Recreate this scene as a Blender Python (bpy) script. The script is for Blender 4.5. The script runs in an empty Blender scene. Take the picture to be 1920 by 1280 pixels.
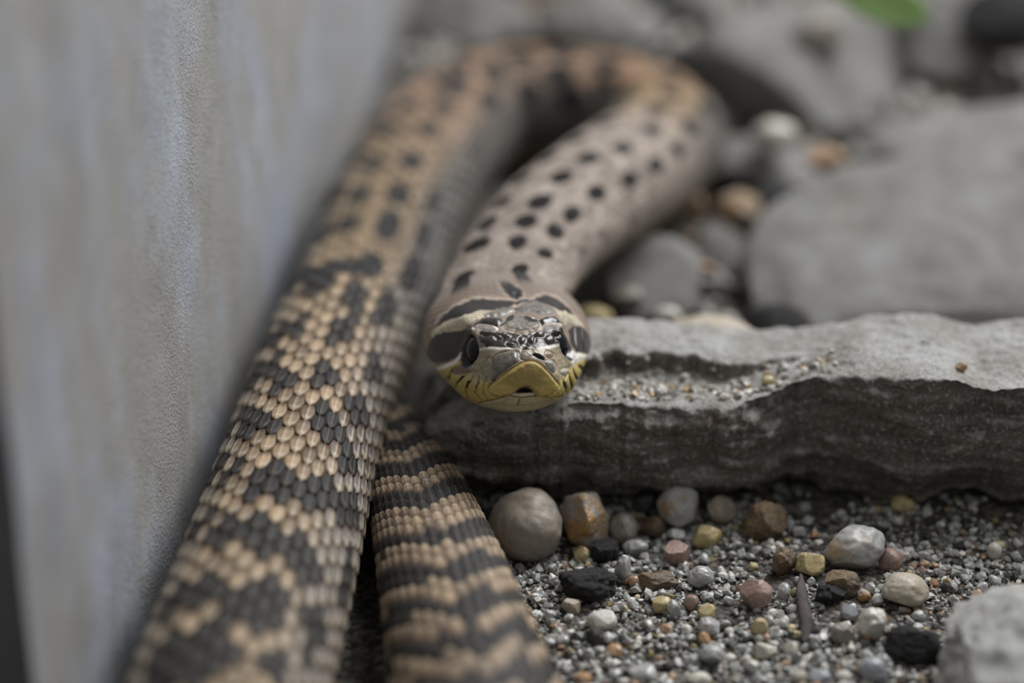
import bpy, bmesh, math, random
import numpy as np
from mathutils import Vector

S = 0.01                                  # everything below is measured in centimetres
R = math.radians
scene = bpy.context.scene

# ------------------------------------------------------------------ camera
PITCH = R(28.0)
FPX = 4500.0                              # focal length in pixels of a 1920 x 1280 frame
DIST = 45.0
AIM = np.array((0.0, 0.0, 3.6))
VIEW = np.array((0.0, math.cos(PITCH), -math.sin(PITCH)))
UP = np.array((0.0, math.sin(PITCH), math.cos(PITCH)))
RIGHT = np.array((1.0, 0.0, 0.0))
CAM = AIM - DIST * VIEW
cd = bpy.data.cameras.new('camera')
cam = bpy.data.objects.new('camera', cd)
scene.collection.objects.link(cam)
cam.location = Vector(CAM * S)
cam.rotation_euler = (R(90) - PITCH, 0, 0)
cd.sensor_width = 36.0
cd.lens = FPX / 1920 * 36
cd.clip_start = 0.01
cd.clip_end = 50
cd.dof.use_dof = True
cd.dof.focus_distance = 44.0 * S
cd.dof.aperture_fstop = 4.4
cd.dof.aperture_blades = 7
scene.camera = cam

# ------------------------------------------------------------------ light
world = bpy.data.worlds.new('world')
scene.world = world
world.use_nodes = True
wb = world.node_tree.nodes['Background']
wb.inputs[0].default_value = (0.94, 0.97, 1.0, 1)
wb.inputs[1].default_value = 0.37
def area(name, loc, aim, size, power, color):
    l = bpy.data.lights.new(name, 'AREA')
    l.shape = 'RECTANGLE'; l.size = size[0] * S; l.size_y = size[1] * S
    l.energy = power; l.color = color
    o = bpy.data.objects.new(name, l)
    scene.collection.objects.link(o)
    o.location = Vector(loc) * S
    o.rotation_euler = (Vector(aim) - Vector(loc)).to_track_quat('-Z', 'Y').to_euler()
    return o
area('skylight_lamp', (31, 33, 55), (0, 0, 1), (38, 36), 7.2, (0.97, 0.98, 1.0))
scene.view_settings.view_transform = 'Standard'
scene.view_settings.look = 'None'
scene.view_settings.gamma = 1.0
scene.view_settings.use_curve_mapping = False
scene.view_settings.exposure = 0.0

# ------------------------------------------------------------------ helpers
def at(px, py, z=None, y=None):
    """A point in the place from the survey of the photograph: the sight line met with height z or depth y."""
    r = VIEW + RIGHT * ((px - 960) / FPX) - UP * ((py - 640) / FPX)
    k = (z - CAM[2]) / r[2] if z is not None else (y - CAM[1]) / r[1]
    return CAM + r * k
def ppc(p):                               # pixels per centimetre at a point
    return FPX / float((np.asarray(p) - CAM) @ VIEW)

def lin(c, k=1.0):                        # sRGB 0..255 to linear
    c = np.asarray(c, float) / 255
    return np.where(c <= 0.04045, c / 12.92, ((c + 0.055) / 1.055) ** 2.4) * k

def _hash(ix, iy, iz, seed):
    h = (ix * 374761393 + iy * 668265263 + iz * 2147483647 + seed * 974711) & 0xffffffff
    h = ((h ^ (h >> 13)) * 1274126177) & 0xffffffff
    h = ((h ^ (h >> 16)) * 2246822519) & 0xffffffff
    return ((h ^ (h >> 15)) & 0xffff) / 32767.5 - 1.0
def noise(p, seed=0):
    p = np.asarray(p, float)
    i = np.floor(p).astype(np.int64); f = p - i
    w = f * f * f * (f * (f * 6 - 15) + 10)
    out = 0
    for dx in (0, 1):
        for dy in (0, 1):
            for dz in (0, 1):
                g = _hash(i[..., 0] + dx, i[..., 1] + dy, i[..., 2] + dz, seed)
                out = out + g * (w[..., 0] if dx else 1 - w[..., 0]) * (w[..., 1] if dy else 1 - w[..., 1]) * (w[..., 2] if dz else 1 - w[..., 2])
    return out
def fbm(p, seed=0, octaves=4, gain=0.5):
    a, s, out = 1.0, 1.0, 0
    p = np.asarray(p, float)
    for k in range(octaves):
        out = out + a * noise(p * s, seed + k * 17)
        a *= gain; s *= 2.03
    return out
def sstep(a, b, x):
    t = np.clip((x - a) / (b - a), 0, 1)
    return t * t * (3 - 2 * t)

def obj(name, V, F, mat, parent=None, col=None, gloss=None, smooth=True, base=None, mats=None, fmat=None):
    """One mesh object from vertices in centimetres; its origin goes to base."""
    V = np.asarray(V, float)
    base = np.zeros(3) if base is None else np.asarray(base, float)
    me = bpy.data.meshes.new(name)
    F = F.tolist() if isinstance(F, np.ndarray) else F
    me.from_pydata(((V - base) * S).tolist(), [], F)
    if col is not None:
        a = me.attributes.new('Col', 'FLOAT_COLOR', 'POINT')
        c4 = np.ones((len(V), 4), np.float32); c4[:, :3] = col
        a.data.foreach_set('color', c4.ravel())
    if gloss is not None:
        a = me.attributes.new('Rough', 'FLOAT', 'POINT')
        a.data.foreach_set('value', np.asarray(gloss, np.float32))
    if smooth:
        me.polygons.foreach_set('use_smooth', [True] * len(me.polygons))
    for m in (mats or [mat]):
        me.materials.append(m)
    me.update()
    o = bpy.data.objects.new(name, me)
    scene.collection.objects.link(o)
    if parent is not None:
        o.parent = parent
        o.location = Vector((base - np.array(parent['base_cm'])) * S)
    else:
        o.location = Vector(base * S)
    return o
def thing(name, label, cat, base, group=None):
    o = bpy.data.objects.new(name, None)
    scene.collection.objects.link(o)
    o.empty_display_size = 0.01
    o.location = Vector(np.asarray(base) * S)
    o['base_cm'] = [float(v) for v in base]
    return tag(o, label, cat, group)
def tag(o, label=None, cat=None, group=None, kind=None):
    if label: o['label'] = label
    if cat: o['category'] = cat
    if group: o['group'] = group
    if kind: o['kind'] = kind
    return o

_ico = {}
def ico(n):
    if n not in _ico:
        b = bmesh.new(); bmesh.ops.create_icosphere(b, subdivisions=n, radius=1)
        b.verts.ensure_lookup_table()
        _ico[n] = (np.array([v.co[:] for v in b.verts]), np.array([[v.index for v in f.verts] for f in b.faces]))
        b.free()
    return _ico[n]
def stone(seed, rx, ry, rz, sub=4, rough=0.16, freq=1.1, cuts=0, fine=0.02, cutd=(0.62, 0.86), power=1.0):
    """A pebble or rock: a sphere pushed by noise, with flat broken facets where cuts are asked for."""
    D, F = ico(sub)
    rng = random.Random(seed)
    P = D * (1 + rough * fbm(D * freq + seed * 3.7, seed, 3))[:, None]
    if power != 1.0:
        P = np.sign(P) * np.abs(P) ** power
    for k in range(cuts):
        n = np.array([rng.gauss(0, 1) for _ in range(3)]); n /= np.linalg.norm(n)
        d = rng.uniform(*cutd)
        over = np.maximum(P @ n - d, 0)
        P = P - over[:, None] * n * 0.93
    if fine:
        P = P * (1 + fine * fbm(D * 6 + seed, seed + 5, 3))[:, None]
    return P * np.array((rx, ry, rz)), F
def rotz(P, a):
    c, s = math.cos(a), math.sin(a)
    return P @ np.array(((c, s, 0), (-s, c, 0), (0, 0, 1)))
def roty(P, a):
    c, s = math.cos(a), math.sin(a)
    return P @ np.array(((c, 0, -s), (0, 1, 0), (s, 0, c)))
def rotx(P, a):
    c, s = math.cos(a), math.sin(a)
    return P @ np.array(((1, 0, 0), (0, c, s), (0, -s, c)))
def vnormals(V, F):
    N = np.zeros_like(V)
    Q = np.asarray(F)
    n = np.cross(V[Q[:, 1]] - V[Q[:, 0]], V[Q[:, 2]] - V[Q[:, 0]])
    if Q.shape[1] == 4:
        n = n + np.cross(V[Q[:, 2]] - V[Q[:, 0]], V[Q[:, 3]] - V[Q[:, 0]])
    for k in range(Q.shape[1]):
        np.add.at(N, Q[:, k], n)
    return N / np.maximum(np.linalg.norm(N, axis=1), 1e-12)[:, None]
def grid_faces(nu, nv, wrap_v=False):
    i, j = np.meshgrid(np.arange(nu - 1), np.arange(nv if wrap_v else nv - 1), indexing='ij')
    a = i * nv + j; b = i * nv + (j + 1) % nv
    return np.stack((a, b, b + nv, a + nv), -1).reshape(-1, 4)

# ------------------------------------------------------------------ materials
class NT:
    def __init__(s, name):
        s.m = bpy.data.materials.new(name); s.m.use_nodes = True
        s.t = s.m.node_tree; s.b = s.t.nodes['Principled BSDF']
    def n(s, kind, **kw):
        o = s.t.nodes.new(kind)
        for k, v in kw.items():
            if k in o.inputs: o.inputs[k].default_value = v
            else: setattr(o, k, v)
        return o
    def l(s, a, b): s.t.links.new(a, b)
    def coord(s, scale=(1, 1, 1)):
        c = s.n('ShaderNodeTexCoord'); mp = s.n('ShaderNodeMapping')
        mp.inputs['Scale'].default_value = [v / S for v in scale]
        s.l(c.outputs['Object'], mp.inputs['Vector'])
        return mp.outputs['Vector']
    def noise(s, vec, scale, detail=4, rough=0.55, seed=0):
        o = s.n('ShaderNodeTexNoise', noise_dimensions='4D')
        o.inputs['Scale'].default_value = scale; o.inputs['Detail'].default_value = detail
        o.inputs['Roughness'].default_value = rough; o.inputs['W'].default_value = seed
        s.l(vec, o.inputs['Vector'])
        return o.outputs['Fac']
    def ramp(s, fac, stops):
        o = s.n('ShaderNodeValToRGB'); e = o.color_ramp.elements
        while len(e) < len(stops): e.new(0.5)
        for k, (p, c) in enumerate(stops):
            e[k].position = p
            e[k].color = (*c, 1) if len(c) == 3 else c
        s.l(fac, o.inputs['Fac'])
        return o.outputs['Color']
    def mix(s, fac, a, b, blend='MIX'):
        o = s.n('ShaderNodeMix', data_type='RGBA', blend_type=blend)
        for sock, v in ((o.inputs[0], fac), (o.inputs[6], a), (o.inputs[7], b)):
            if hasattr(v, 'links'): s.l(v, sock)
            elif sock.type == 'VALUE': sock.default_value = v
            else: sock.default_value = (*v, 1)
        return o.outputs[2]
    def bump(s, heights, strength=1.0):
        prev = None
        for h, dist in heights:
            o = s.n('ShaderNodeBump'); o.inputs['Strength'].default_value = strength
            o.inputs['Distance'].default_value = dist * S
            s.l(h, o.inputs['Height'])
            if prev is not None: s.l(prev, o.inputs['Normal'])
            prev = o.outputs['Normal']
        s.l(prev, s.b.inputs['Normal'])
    def rough(s, v): s.b.inputs['Roughness'].default_value = v

def stone_mat(name, base, patch, scale=1.4, lo=0.45, hi=0.62, rough=0.55, speck=0.35, sss=0.0, seed=0, bump=0.02):
    t = NT(name); v = t.coord()
    n1 = t.noise(v, scale, 4, 0.6, seed)
    c = t.mix(t.ramp(n1, [(lo, (0, 0, 0)), (hi, (1, 1, 1))]), lin(base), lin(patch))
    n2 = t.noise(v, scale * 9, 3, 0.7, seed + 3)
    c = t.mix(t.ramp(n2, [(0.32, (1, 1, 1)), (0.5, (0, 0, 0))]), c, t.mix(1.0, c, (1 - speck,) * 3, 'MULTIPLY'))
    t.l(c, t.b.inputs['Base Color'])
    t.bump([(t.noise(v, scale * 5, 4, 0.65, seed + 9), bump)], 0.8)
    t.rough(rough)
    if sss:
        t.b.inputs['Subsurface Weight'].default_value = sss
        t.b.inputs['Subsurface Radius'].default_value = (0.001, 0.0009, 0.0008)
        t.b.inputs['Subsurface Scale'].default_value = 1.0
    return t.m
def painted(name, rough=0.45, spec=0.5, noise_scale=30, var=0.25, bump=0.004, use_rough=False):
    """A material whose pigment is the mesh's own colour layer, with fine procedural mottling."""
    t = NT(name); v = t.coord()
    a = t.n('ShaderNodeAttribute', attribute_name='Col')
    n = t.noise(v, noise_scale, 3, 0.6)
    c = t.mix(1.0, a.outputs['Color'], t.ramp(n, [(0.3, (1 - var,) * 3), (0.7, (1, 1, 1))]), 'MULTIPLY')
    t.l(c, t.b.inputs['Base Color'])
    t.bump([(t.noise(v, noise_scale * 1.7, 3), bump)], 0.7)
    t.rough(rough)
    if use_rough:
        g = t.n('ShaderNodeAttribute', attribute_name='Rough')
        t.l(g.outputs['Fac'], t.b.inputs['Roughness'])
        ms = t.n('ShaderNodeMath', operation='MULTIPLY_ADD', use_clamp=True); t.l(g.outputs['Fac'], ms.inputs[0])   # dull scales also shine less
        ms.inputs[1].default_value = -1.1; ms.inputs[2].default_value = 0.86; t.l(ms.outputs[0], t.b.inputs['Specular IOR Level'])
    else:
        t.b.inputs['Specular IOR Level'].default_value = spec
    return t.m

def wall_mat():
    t = NT('peeling_painted_concrete'); v = t.coord(); vs = t.coord((1, 0.6, 0.4))
    big = t.noise(vs, 0.55, 5, 0.6)
    c = t.mix(t.ramp(big, [(0.44, (0, 0, 0)), (0.62, (1, 1, 1))]), lin((176, 172, 166)), lin((182, 187, 196)))
    b2 = t.noise(vs, 0.9, 4, 0.6, 5)
    c = t.mix(t.ramp(b2, [(0.55, (0, 0, 0)), (0.72, (0.7, 0.7, 0.7))]), c, lin((204, 210, 220)))
    b3 = t.noise(vs, 0.8, 5, 0.65, 11)
    c = t.mix(t.ramp(b3, [(0.3, (0.6, 0.6, 0.6)), (0.46, (0, 0, 0))]), c, lin((150, 146, 142)))
    fine = t.noise(v, 19, 4, 0.7, 2)
    c = t.mix(t.ramp(fine, [(0.30, (0.8, 0.8, 0.8)), (0.48, (0, 0, 0))]), c, lin((104, 101, 98)))
    t.l(c, t.b.inputs['Base Color'])
    vo = t.n('ShaderNodeTexVoronoi'); vo.inputs['Scale'].default_value = 17; t.l(v, vo.inputs['Vector'])
    t.bump([(t.noise(v, 4, 4), 0.05), (vo.outputs['Distance'], 0.05), (fine, 0.08)], 1.0)
    t.rough(0.85)
    return t.m
def slab_mat(name='layered_slate', warm=0.0, seed=0, dark_sides=True, tone=1.0):
    t = NT(name); v = t.coord(); vs = t.coord((0.35, 0.6, 3.2))
    n1 = t.noise(v, 0.9, 6, 0.65, seed)
    c = t.ramp(n1, [(0.3, lin((112, 108, 101), tone)), (0.5, lin((150, 146, 139), tone)), (0.72, lin((182, 182, 182), tone))])
    strat = t.noise(vs, 1.3, 5, 0.65, seed + 4)
    # the broken side of the stone gets a darker brown, the cleaved top is pale
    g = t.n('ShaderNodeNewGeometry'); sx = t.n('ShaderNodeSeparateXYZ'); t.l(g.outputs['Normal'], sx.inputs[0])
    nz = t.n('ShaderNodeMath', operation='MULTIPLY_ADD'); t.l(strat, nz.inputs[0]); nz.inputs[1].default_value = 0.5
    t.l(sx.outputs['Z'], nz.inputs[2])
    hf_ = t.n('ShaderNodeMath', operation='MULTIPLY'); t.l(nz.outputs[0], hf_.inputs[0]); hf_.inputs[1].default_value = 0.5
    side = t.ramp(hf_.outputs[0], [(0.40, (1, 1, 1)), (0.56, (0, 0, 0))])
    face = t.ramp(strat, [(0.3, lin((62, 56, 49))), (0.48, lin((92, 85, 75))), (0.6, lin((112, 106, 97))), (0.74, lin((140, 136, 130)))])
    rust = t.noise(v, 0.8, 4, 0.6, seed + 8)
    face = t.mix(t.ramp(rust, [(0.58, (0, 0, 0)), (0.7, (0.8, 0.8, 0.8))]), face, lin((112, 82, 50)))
    if dark_sides: c = t.mix(side, c, face)
    ochre = t.noise(v, 0.35, 4, 0.6, seed + 15)
    c = t.mix(t.ramp(ochre, [(0.6, (0, 0, 0)), (0.72, (warm, warm, warm))]), c, lin((176, 142, 104)))
    sp = t.noise(v, 14, 4, 0.7, seed + 2)
    c = t.mix(t.ramp(sp, [(0.3, (0.85, 0.85, 0.85)), (0.47, (0, 0, 0))]), c, t.mix(1.0, c, (0.3, 0.29, 0.28), 'MULTIPLY'))
    c = t.mix(t.ramp(sp, [(0.55, (0, 0, 0)), (0.68, (0.6, 0.6, 0.6))]), c, lin((214, 216, 221), tone))
    t.l(c, t.b.inputs['Base Color'])
    t.bump([(t.noise(v, 2.5, 5, 0.6, seed), 0.08), (strat, 0.03), (sp, 0.10)], 0.9)
    t.rough(0.72)
    return t.m
def soil_mat():
    t = NT('dark_sandy_soil'); v = t.coord()
    vo = t.n('ShaderNodeTexVoronoi'); vo.inputs['Scale'].default_value = 9; t.l(v, vo.inputs['Vector'])
    g = t.n('ShaderNodeSeparateColor'); t.l(vo.outputs['Color'], g.inputs[0])
    c = t.ramp(g.outputs[0], [(0.0, lin((38, 35, 32))), (0.35, lin((62, 58, 54))), (0.6, lin((104, 101, 96))), (0.85, lin((136, 132, 124))), (1.0, lin((140, 112, 76)))])
    big = t.noise(v, 0.6, 4)
    c = t.mix(t.ramp(big, [(0.42, (0.75, 0.75, 0.75)), (0.6, (0, 0, 0))]), c, lin((50, 46, 42)))
    t.l(c, t.b.inputs['Base Color'])
    t.bump([(t.noise(v, 3, 4), 0.1), (vo.outputs['Distance'], -0.07)], 1.0)
    t.rough(0.8)
    return t.m
def plain(name, c, rough=0.5, coat=0.0, spec=0.5):
    t = NT(name); v = t.coord()
    n = t.noise(v, 6, 3)
    t.l(t.mix(t.ramp(n, [(0.35, (0, 0, 0)), (0.7, (1, 1, 1))]), lin(c, 0.8), lin(c)), t.b.inputs['Base Color'])
    t.rough(rough); t.b.inputs['Coat Weight'].default_value = coat; t.b.inputs['Coat Roughness'].default_value = 0.05
    t.b.inputs['Specular IOR Level'].default_value = spec
    return t.m

# ------------------------------------------------------------------ the setting
def floor_h(X, Y):
    X = np.asarray(X, float); Y = np.asarray(Y, float)
    p = np.stack((X * 0.35, Y * 0.35, np.zeros_like(X)), -1)
    return 0.10 * fbm(p, 3, 3) + 0.10 * sstep(6, 12, X) * sstep(0, -6, Y)
gx = np.concatenate((np.linspace(-9, 15, 170), np.linspace(15.6, 34, 24)))
gy = np.concatenate((np.linspace(-34, -12, 40), np.linspace(-11.85, 12, 150), np.linspace(12.5, 52, 70)))
GX, GY = np.meshgrid(gx, gy, indexing='ij')
tag(obj('floor', np.stack((GX, GY, floor_h(GX, GY)), -1).reshape(-1, 3), grid_faces(len(gx), len(gy)), soil_mat()),
    'dark sandy soil bed under the gravel and stones', kind='structure')

# the concrete wall that the snake lies along
WALL_YAW = R(6.1)
WDIR = np.array((math.sin(WALL_YAW), math.cos(WALL_YAW), 0)); WN = np.array((math.cos(WALL_YAW), -math.sin(WALL_YAW), 0))
WP = np.array((-5.95, 1.0, 0))
def on_wall(px, py):
    r = VIEW + RIGHT * ((px - 960) / FPX) - UP * ((py - 640) / FPX)
    return CAM + r * (((WP - CAM) @ WN) / (r @ WN))
s_near = (on_wall(22, 900) - WP) @ WDIR
us = np.linspace(s_near, 62, 260); vs_ = np.linspace(-0.6, 27, 120)
U, W = np.meshgrid(us, vs_, indexing='ij')
P = WP + U[..., None] * WDIR + W[..., None] * np.array((0, 0, 1))
P = P + (0.06 * fbm(np.stack((U * 0.5, W * 0.3, U * 0), -1), 21, 4))[..., None] * WN
front = P.reshape(-1, 3); nv = len(vs_); nu = len(us)
back = np.array([WP + u * WDIR - 3.0 * WN + np.array((0, 0, w)) for u in (us[0], us[-1]) for w in (vs_[0], vs_[-1])])
V = np.vstack((front, back)); k0 = len(front)
F = [f[::-1] for f in grid_faces(nu, nv).tolist()]
F += [[k0, k0 + 1] + [j for j in range(nv - 1, -1, -1)], [k0 + 3, k0 + 2] + [(nu - 1) * nv + j for j in range(nv)],
      [k0 + 1, k0 + 3] + [i * nv + nv - 1 for i in range(nu - 1, -1, -1)], [k0, k0 + 1, k0 + 3, k0 + 2]]
wl = obj('wall_left', V, F, wall_mat(), smooth=False)
for p in wl.data.polygons:
    p.use_smooth = len(p.vertices) == 4 and max(p.vertices) < k0
tag(wl, 'grey concrete wall with flaking pale blue paint beside the snake', kind='structure')
# dark corner post of the enclosure at the near end of the wall
q0 = WP + (s_near - 0.15) * WDIR
V = []
for z in (-0.6, 27):
    for du, dn in ((0, 0.05), (0, -3), (-2.4, -3), (-2.4, 0.05)):
        V.append(q0 + du * WDIR + dn * WN + np.array((0, 0, z)))
po = obj('trim_1', V, [[0, 1, 2, 3], [7, 6, 5, 4], [0, 4, 5, 1], [1, 5, 6, 2], [2, 6, 7, 3], [3, 7, 4, 0]], plain('black_plastic', (26, 25, 26), 0.6), smooth=False)
tag(po, 'black corner post at the near end of the concrete wall', kind='structure')

# ------------------------------------------------------------------ flat stone under the head
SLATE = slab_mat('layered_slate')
edge_px = [(700, 850, 905), (800, 815, 912), (900, 780, 925), (1000, 760, 930), (1098, 753, 928), (1183, 759, 930), (1273, 766, 934), (1350, 760, 930), (1424, 741, 915), (1515, 708, 905), (1606, 698, 915),
           (1684, 706, 930), (1757, 708, 940), (1835, 738, 945), (1895, 728, 945), (2000, 715, 945), (2150, 720, 945), (2300, 760, 940)]
ex, ey, ez = [], [], []
for px, pt, pb in edge_px:
    b = at(px, pb, z=0.32); t_ = at(px, pt, y=b[1] - 0.05)
    ex.append(b[0]); ey.append(b[1]); ez.append(t_[2])
XL, XR = -1.75, 13.2
NX, NT_, NF, NB = 420, 90, 80, 30
xs = np.linspace(XL, XR, NX)
Ye = np.interp(xs, ex, ey); Ze = np.interp(xs, ex, ez)
ker = np.hanning(21); ker /= ker.sum()
Ye = np.convolve(np.pad(Ye, 10, 'edge'), ker, 'valid'); Ze = np.convolve(np.pad(Ze, 10, 'edge'), ker, 'valid')
one = np.stack((xs, xs * 0, xs * 0), -1)
Ye = Ye + 0.10 * fbm(one * 1.1, 31, 5) + 0.045 * fbm(one * 4.5, 33, 4)
yb = 2.4 + 0.25 * fbm(one * 0.4, 35, 4)
# the upper layer starts further back at the left and runs out to the front at the right
yr = np.interp(xs, [-2, 1.2, 2.6, 4.2, 5.2, 6.5, 9, 14], [1.0, 1.05, 1.1, 1.1, 1.1, 1.15, 1.2, 1.2]) + 0.14 * fbm(one * 1.3, 37, 4)
rows = []
for j in range(NT_):                                     # top, back to front
    q = j / (NT_ - 1)
    Y = yb + (Ye - yb) * q ** 0.8
    p = np.stack((xs, Y, xs * 0), -1)
    lay = sstep(-0.05, 0.03, Y - yr + 0.08 * noise(p * 4, 8))
    h = np.interp(xs, [-2, 3.6, 4.6, 5.6, 14], [0.36, 0.36, 0.2, 0.03, 0.02])
    Z = Ze + lay * h - 0.03 * (Y - Ye) + 0.06 * fbm(p * 0.9, 41, 4) * np.minimum(1, (Y - Ye) * 2 + 0.3)
    dip = np.exp(-((Y - (yr - 0.35)) / 0.35) ** 2) * sstep(0.8, 1.6, xs) * sstep(5.0, 3.9, xs)
    Z = Z - 0.12 * dip + 0.022 * fbm(p * 7, 43, 3)
    rows.append(np.stack((xs, Y, Z), -1))
zbot = np.full(NX, 0.28) + 0.12 * fbm(one * 0.7, 47, 3)
topz = rows[-1][:, 2]
for j in range(1, NF + 1):                               # broken front face
    q = j / NF
    Z = topz + (zbot - topz) * q
    p = np.stack((xs * 0.35, xs * 0, Z * 2.4 + 0.25 * noise(one * 0.8, 51)), -1)
    led = fbm(p, 53, 4)
    Y = Ye - 0.10 * math.sin(math.pi * q) + 0.12 * led * min(1, q * 6) + 0.30 * sstep(0.72, 1.0, q) + 0.05 * fbm(np.stack((xs * 3, Z * 4, xs * 0), -1), 57, 5) + 0.14 * fbm(np.stack((xs * 0.8, Z * 1.2, xs * 0), -1), 58, 3)
    Y = Y - 0.22 * (0.8 + 0.5 * fbm(one * 0.9 + 4, 59, 3)) * sstep(0, 0.17, q) * sstep(1.0, 0.5, q)   # crumbled, rounded lip
    Y = Y + 0.16 * sstep(0.03, 0.15, q) * sstep(5.2, 6.2, xs) * sstep(0.55, 0.4, q)   # hollow under the lip at the right
    rows.append(np.stack((xs, Y, Z), -1))
yf = rows[-1][:, 1]
for j in range(1, NB + 1):                               # underside and back
    q = j / NB
    if q < 0.7:
        r_ = q / 0.7; rows.append(np.stack((xs, yf + (yb - yf) * r_, zbot), -1))
    else:
        r_ = (q - 0.7) / 0.3; rows.append(np.stack((xs, yb, zbot + (rows[0][:, 2] - zbot) * r_ * 0.98), -1))
A = np.stack(rows, 1)
cen = A.mean(1, keepdims=True)
shrink = np.sqrt(np.clip((xs - XL) / 0.5, 0, 1)) * np.sqrt(np.clip((XR - xs) / 0.5, 0, 1))
shrink = 0.02 + 0.98 * np.clip(shrink, 0, 1) ** 0.7
A = cen + (A - cen) * shrink[:, None, None]
n = A.shape[1]
V = A.reshape(-1, 3)
F = [f[::-1] for f in grid_faces(NX, n, True).tolist()] + [list(range(n)), list(range((NX - 1) * n + n - 1, (NX - 1) * n - 1, -1))]
slab_top = A[:, :NT_, :]
def slab_z(X, Y):
    i = int(np.argmin(np.abs(xs - X))); r_ = slab_top[i]
    return float(np.interp(-Y, -r_[:, 1], r_[:, 2]))
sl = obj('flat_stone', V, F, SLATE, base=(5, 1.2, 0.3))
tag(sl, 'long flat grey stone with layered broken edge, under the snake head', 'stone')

# ------------------------------------------------------------------ the snake
NR = 240                                                  # vertices around every ring, counted from the top of the back
HEAD_YAW, HEAD_PITCH, ELEV = R(7.5), R(6.0), R(22.0)
SNOUT = at(985, 715, z=3.62)
hf = np.array((math.sin(HEAD_YAW) * math.cos(HEAD_PITCH), -math.cos(HEAD_YAW) * math.cos(HEAD_PITCH), math.sin(HEAD_PITCH)))   # towards the nose
hr = np.cross(np.array((0, 0, 1.0)), -hf); hr = -hr / np.linalg.norm(hr)
if hr[0] < 0: hr = -hr
hu = np.cross(hf, hr); hu = hu if hu[2] > 0 else -hu
def head_w(X, T, Z):                                      # head coordinates: across, back from the nose, up
    return SNOUT + X[..., None] * hr - T[..., None] * hf + Z[..., None] * hu

# stations of the head from nape to nose; nine points from crown to throat: (across, up)
ST = [
 (3.80, [(0, .72), (.50, .68), (.86, .52), (1.18, .28), (1.27, .0), (1.18, -.30), (.90, -.56), (.48, -.72), (0, -.76)]),
 (3.30, [(0, .72), (.55, .69), (.95, .54), (1.36, .28), (1.48, -.02), (1.42, -.34), (1.08, -.62), (.55, -.77), (0, -.80)]),
 (2.80, [(0, .70), (.56, .68), (.98, .56), (1.38, .28), (1.58, -.02), (1.57, -.34), (1.22, -.66), (.62, -.83), (0, -.87)]),
 (2.30, [(0, .69), (.50, .68), (.95, .60), (1.28, .30), (1.52, -.03), (1.56, -.36), (1.25, -.72), (.65, -.91), (0, -.95)]),
 (1.80, [(0, .69), (.45, .69), (.88, .62), (1.06, .34), (1.34, -.03), (1.42, -.37), (1.17, -.74), (.60, -.95), (0, -1.0)]),
 (1.15, [(0, .68), (.42, .69), (.80, .63), (.82, .32), (1.04, -.03), (1.18, -.37), (1.00, -.74), (.50, -.94), (0, -.99)]),
 (0.75, [(0, .62), (.38, .61), (.66, .51), (.74, .26), (.90, -.03), (.99, -.34), (.84, -.67), (.42, -.87), (0, -.91)]),
 (0.42, [(0, .53), (.32, .51), (.54, .40), (.66, .19), (.75, -.04), (.83, -.30), (.70, -.58), (.35, -.77), (0, -.81)]),
 (0.18, [(0, .43), (.26, .40), (.46, .28), (.58, .10), (.65, -.09), (.69, -.28), (.58, -.46), (.30, -.60), (0, -.62)]),
 (0.05, [(0, .34), (.20, .31), (.36, .19), (.47, .04), (.53, -.10), (.55, -.24), (.46, -.38), (.24, -.49), (0, -.51)]),
 (-.02, [(0, .20), (.12, .18), (.22, .10), (.29, .01), (.32, -.09), (.33, -.18), (.27, -.27), (.14, -.34), (0, -.35)]),
 (-.045, [(0, .0), (.03, -.01), (.06, -.03), (.075, -.06), (.08, -.08), (.075, -.11), (.06, -.13), (.03, -.15), (0, -.16)]),
]
def catmull(P, m):
    """Catmull-Rom through rows of P, m samples in all, even in the row index."""
    P = np.asarray(P, float); n = len(P)
    Q = np.concatenate((2 * P[:1] - P[1:2], P, 2 * P[-1:] - P[-2:-1]))
    t = np.linspace(0, n - 1, m); i = np.minimum(t.astype(int), n - 2); f = (t - i).reshape((-1,) + (1,) * (P.ndim - 1))
    a, b, c, d = Q[i], Q[i + 1], Q[i + 2], Q[i + 3]
    return 0.5 * (2 * b + (c - a) * f + (2 * a - 5 * b + 4 * c - d) * f ** 2 + (3 * b - a - 3 * c + d) * f ** 3)
half = NR // 2
tab = []
for t_, pts in ST:
    pts = np.array(pts)
    mir = pts[1:3][::-1] * (-1, 1); mib = pts[-3:-1][::-1] * (-1, 1)      # mirrored ends keep the section round at top and throat
    ring = catmull(np.vstack((mir, pts, mib)), (len(pts) + 3) * 30 + 1)
    ring = ring[60:-60]
    d = np.concatenate(([0], np.cumsum(np.linalg.norm(np.diff(ring, axis=0), axis=1)))); d /= d[-1]
    q = np.linspace(0, 1, half + 1)
    r_ = np.stack((np.interp(q, d, ring[:, 0]), np.interp(q, d, ring[:, 1])), -1)
    chin = sstep(0.66, 0.8, q) * sstep(1.0, 0.0, t_) * 0.16
    tab.append(np.concatenate((r_, (t_ + chin)[:, None]), 1))
tab = np.array(tab)
stn = len(tab)
NH = 330
H = catmull(tab, NH)                                      # along, around (half), (x, z, t)
H = np.concatenate((H, H[:, half - 1:0:-1] * (-1, 1, 1)), 1)   # full ring, index 0 on the crown
hx, hz, ht = H[..., 0], H[..., 1], H[..., 2]

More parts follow.
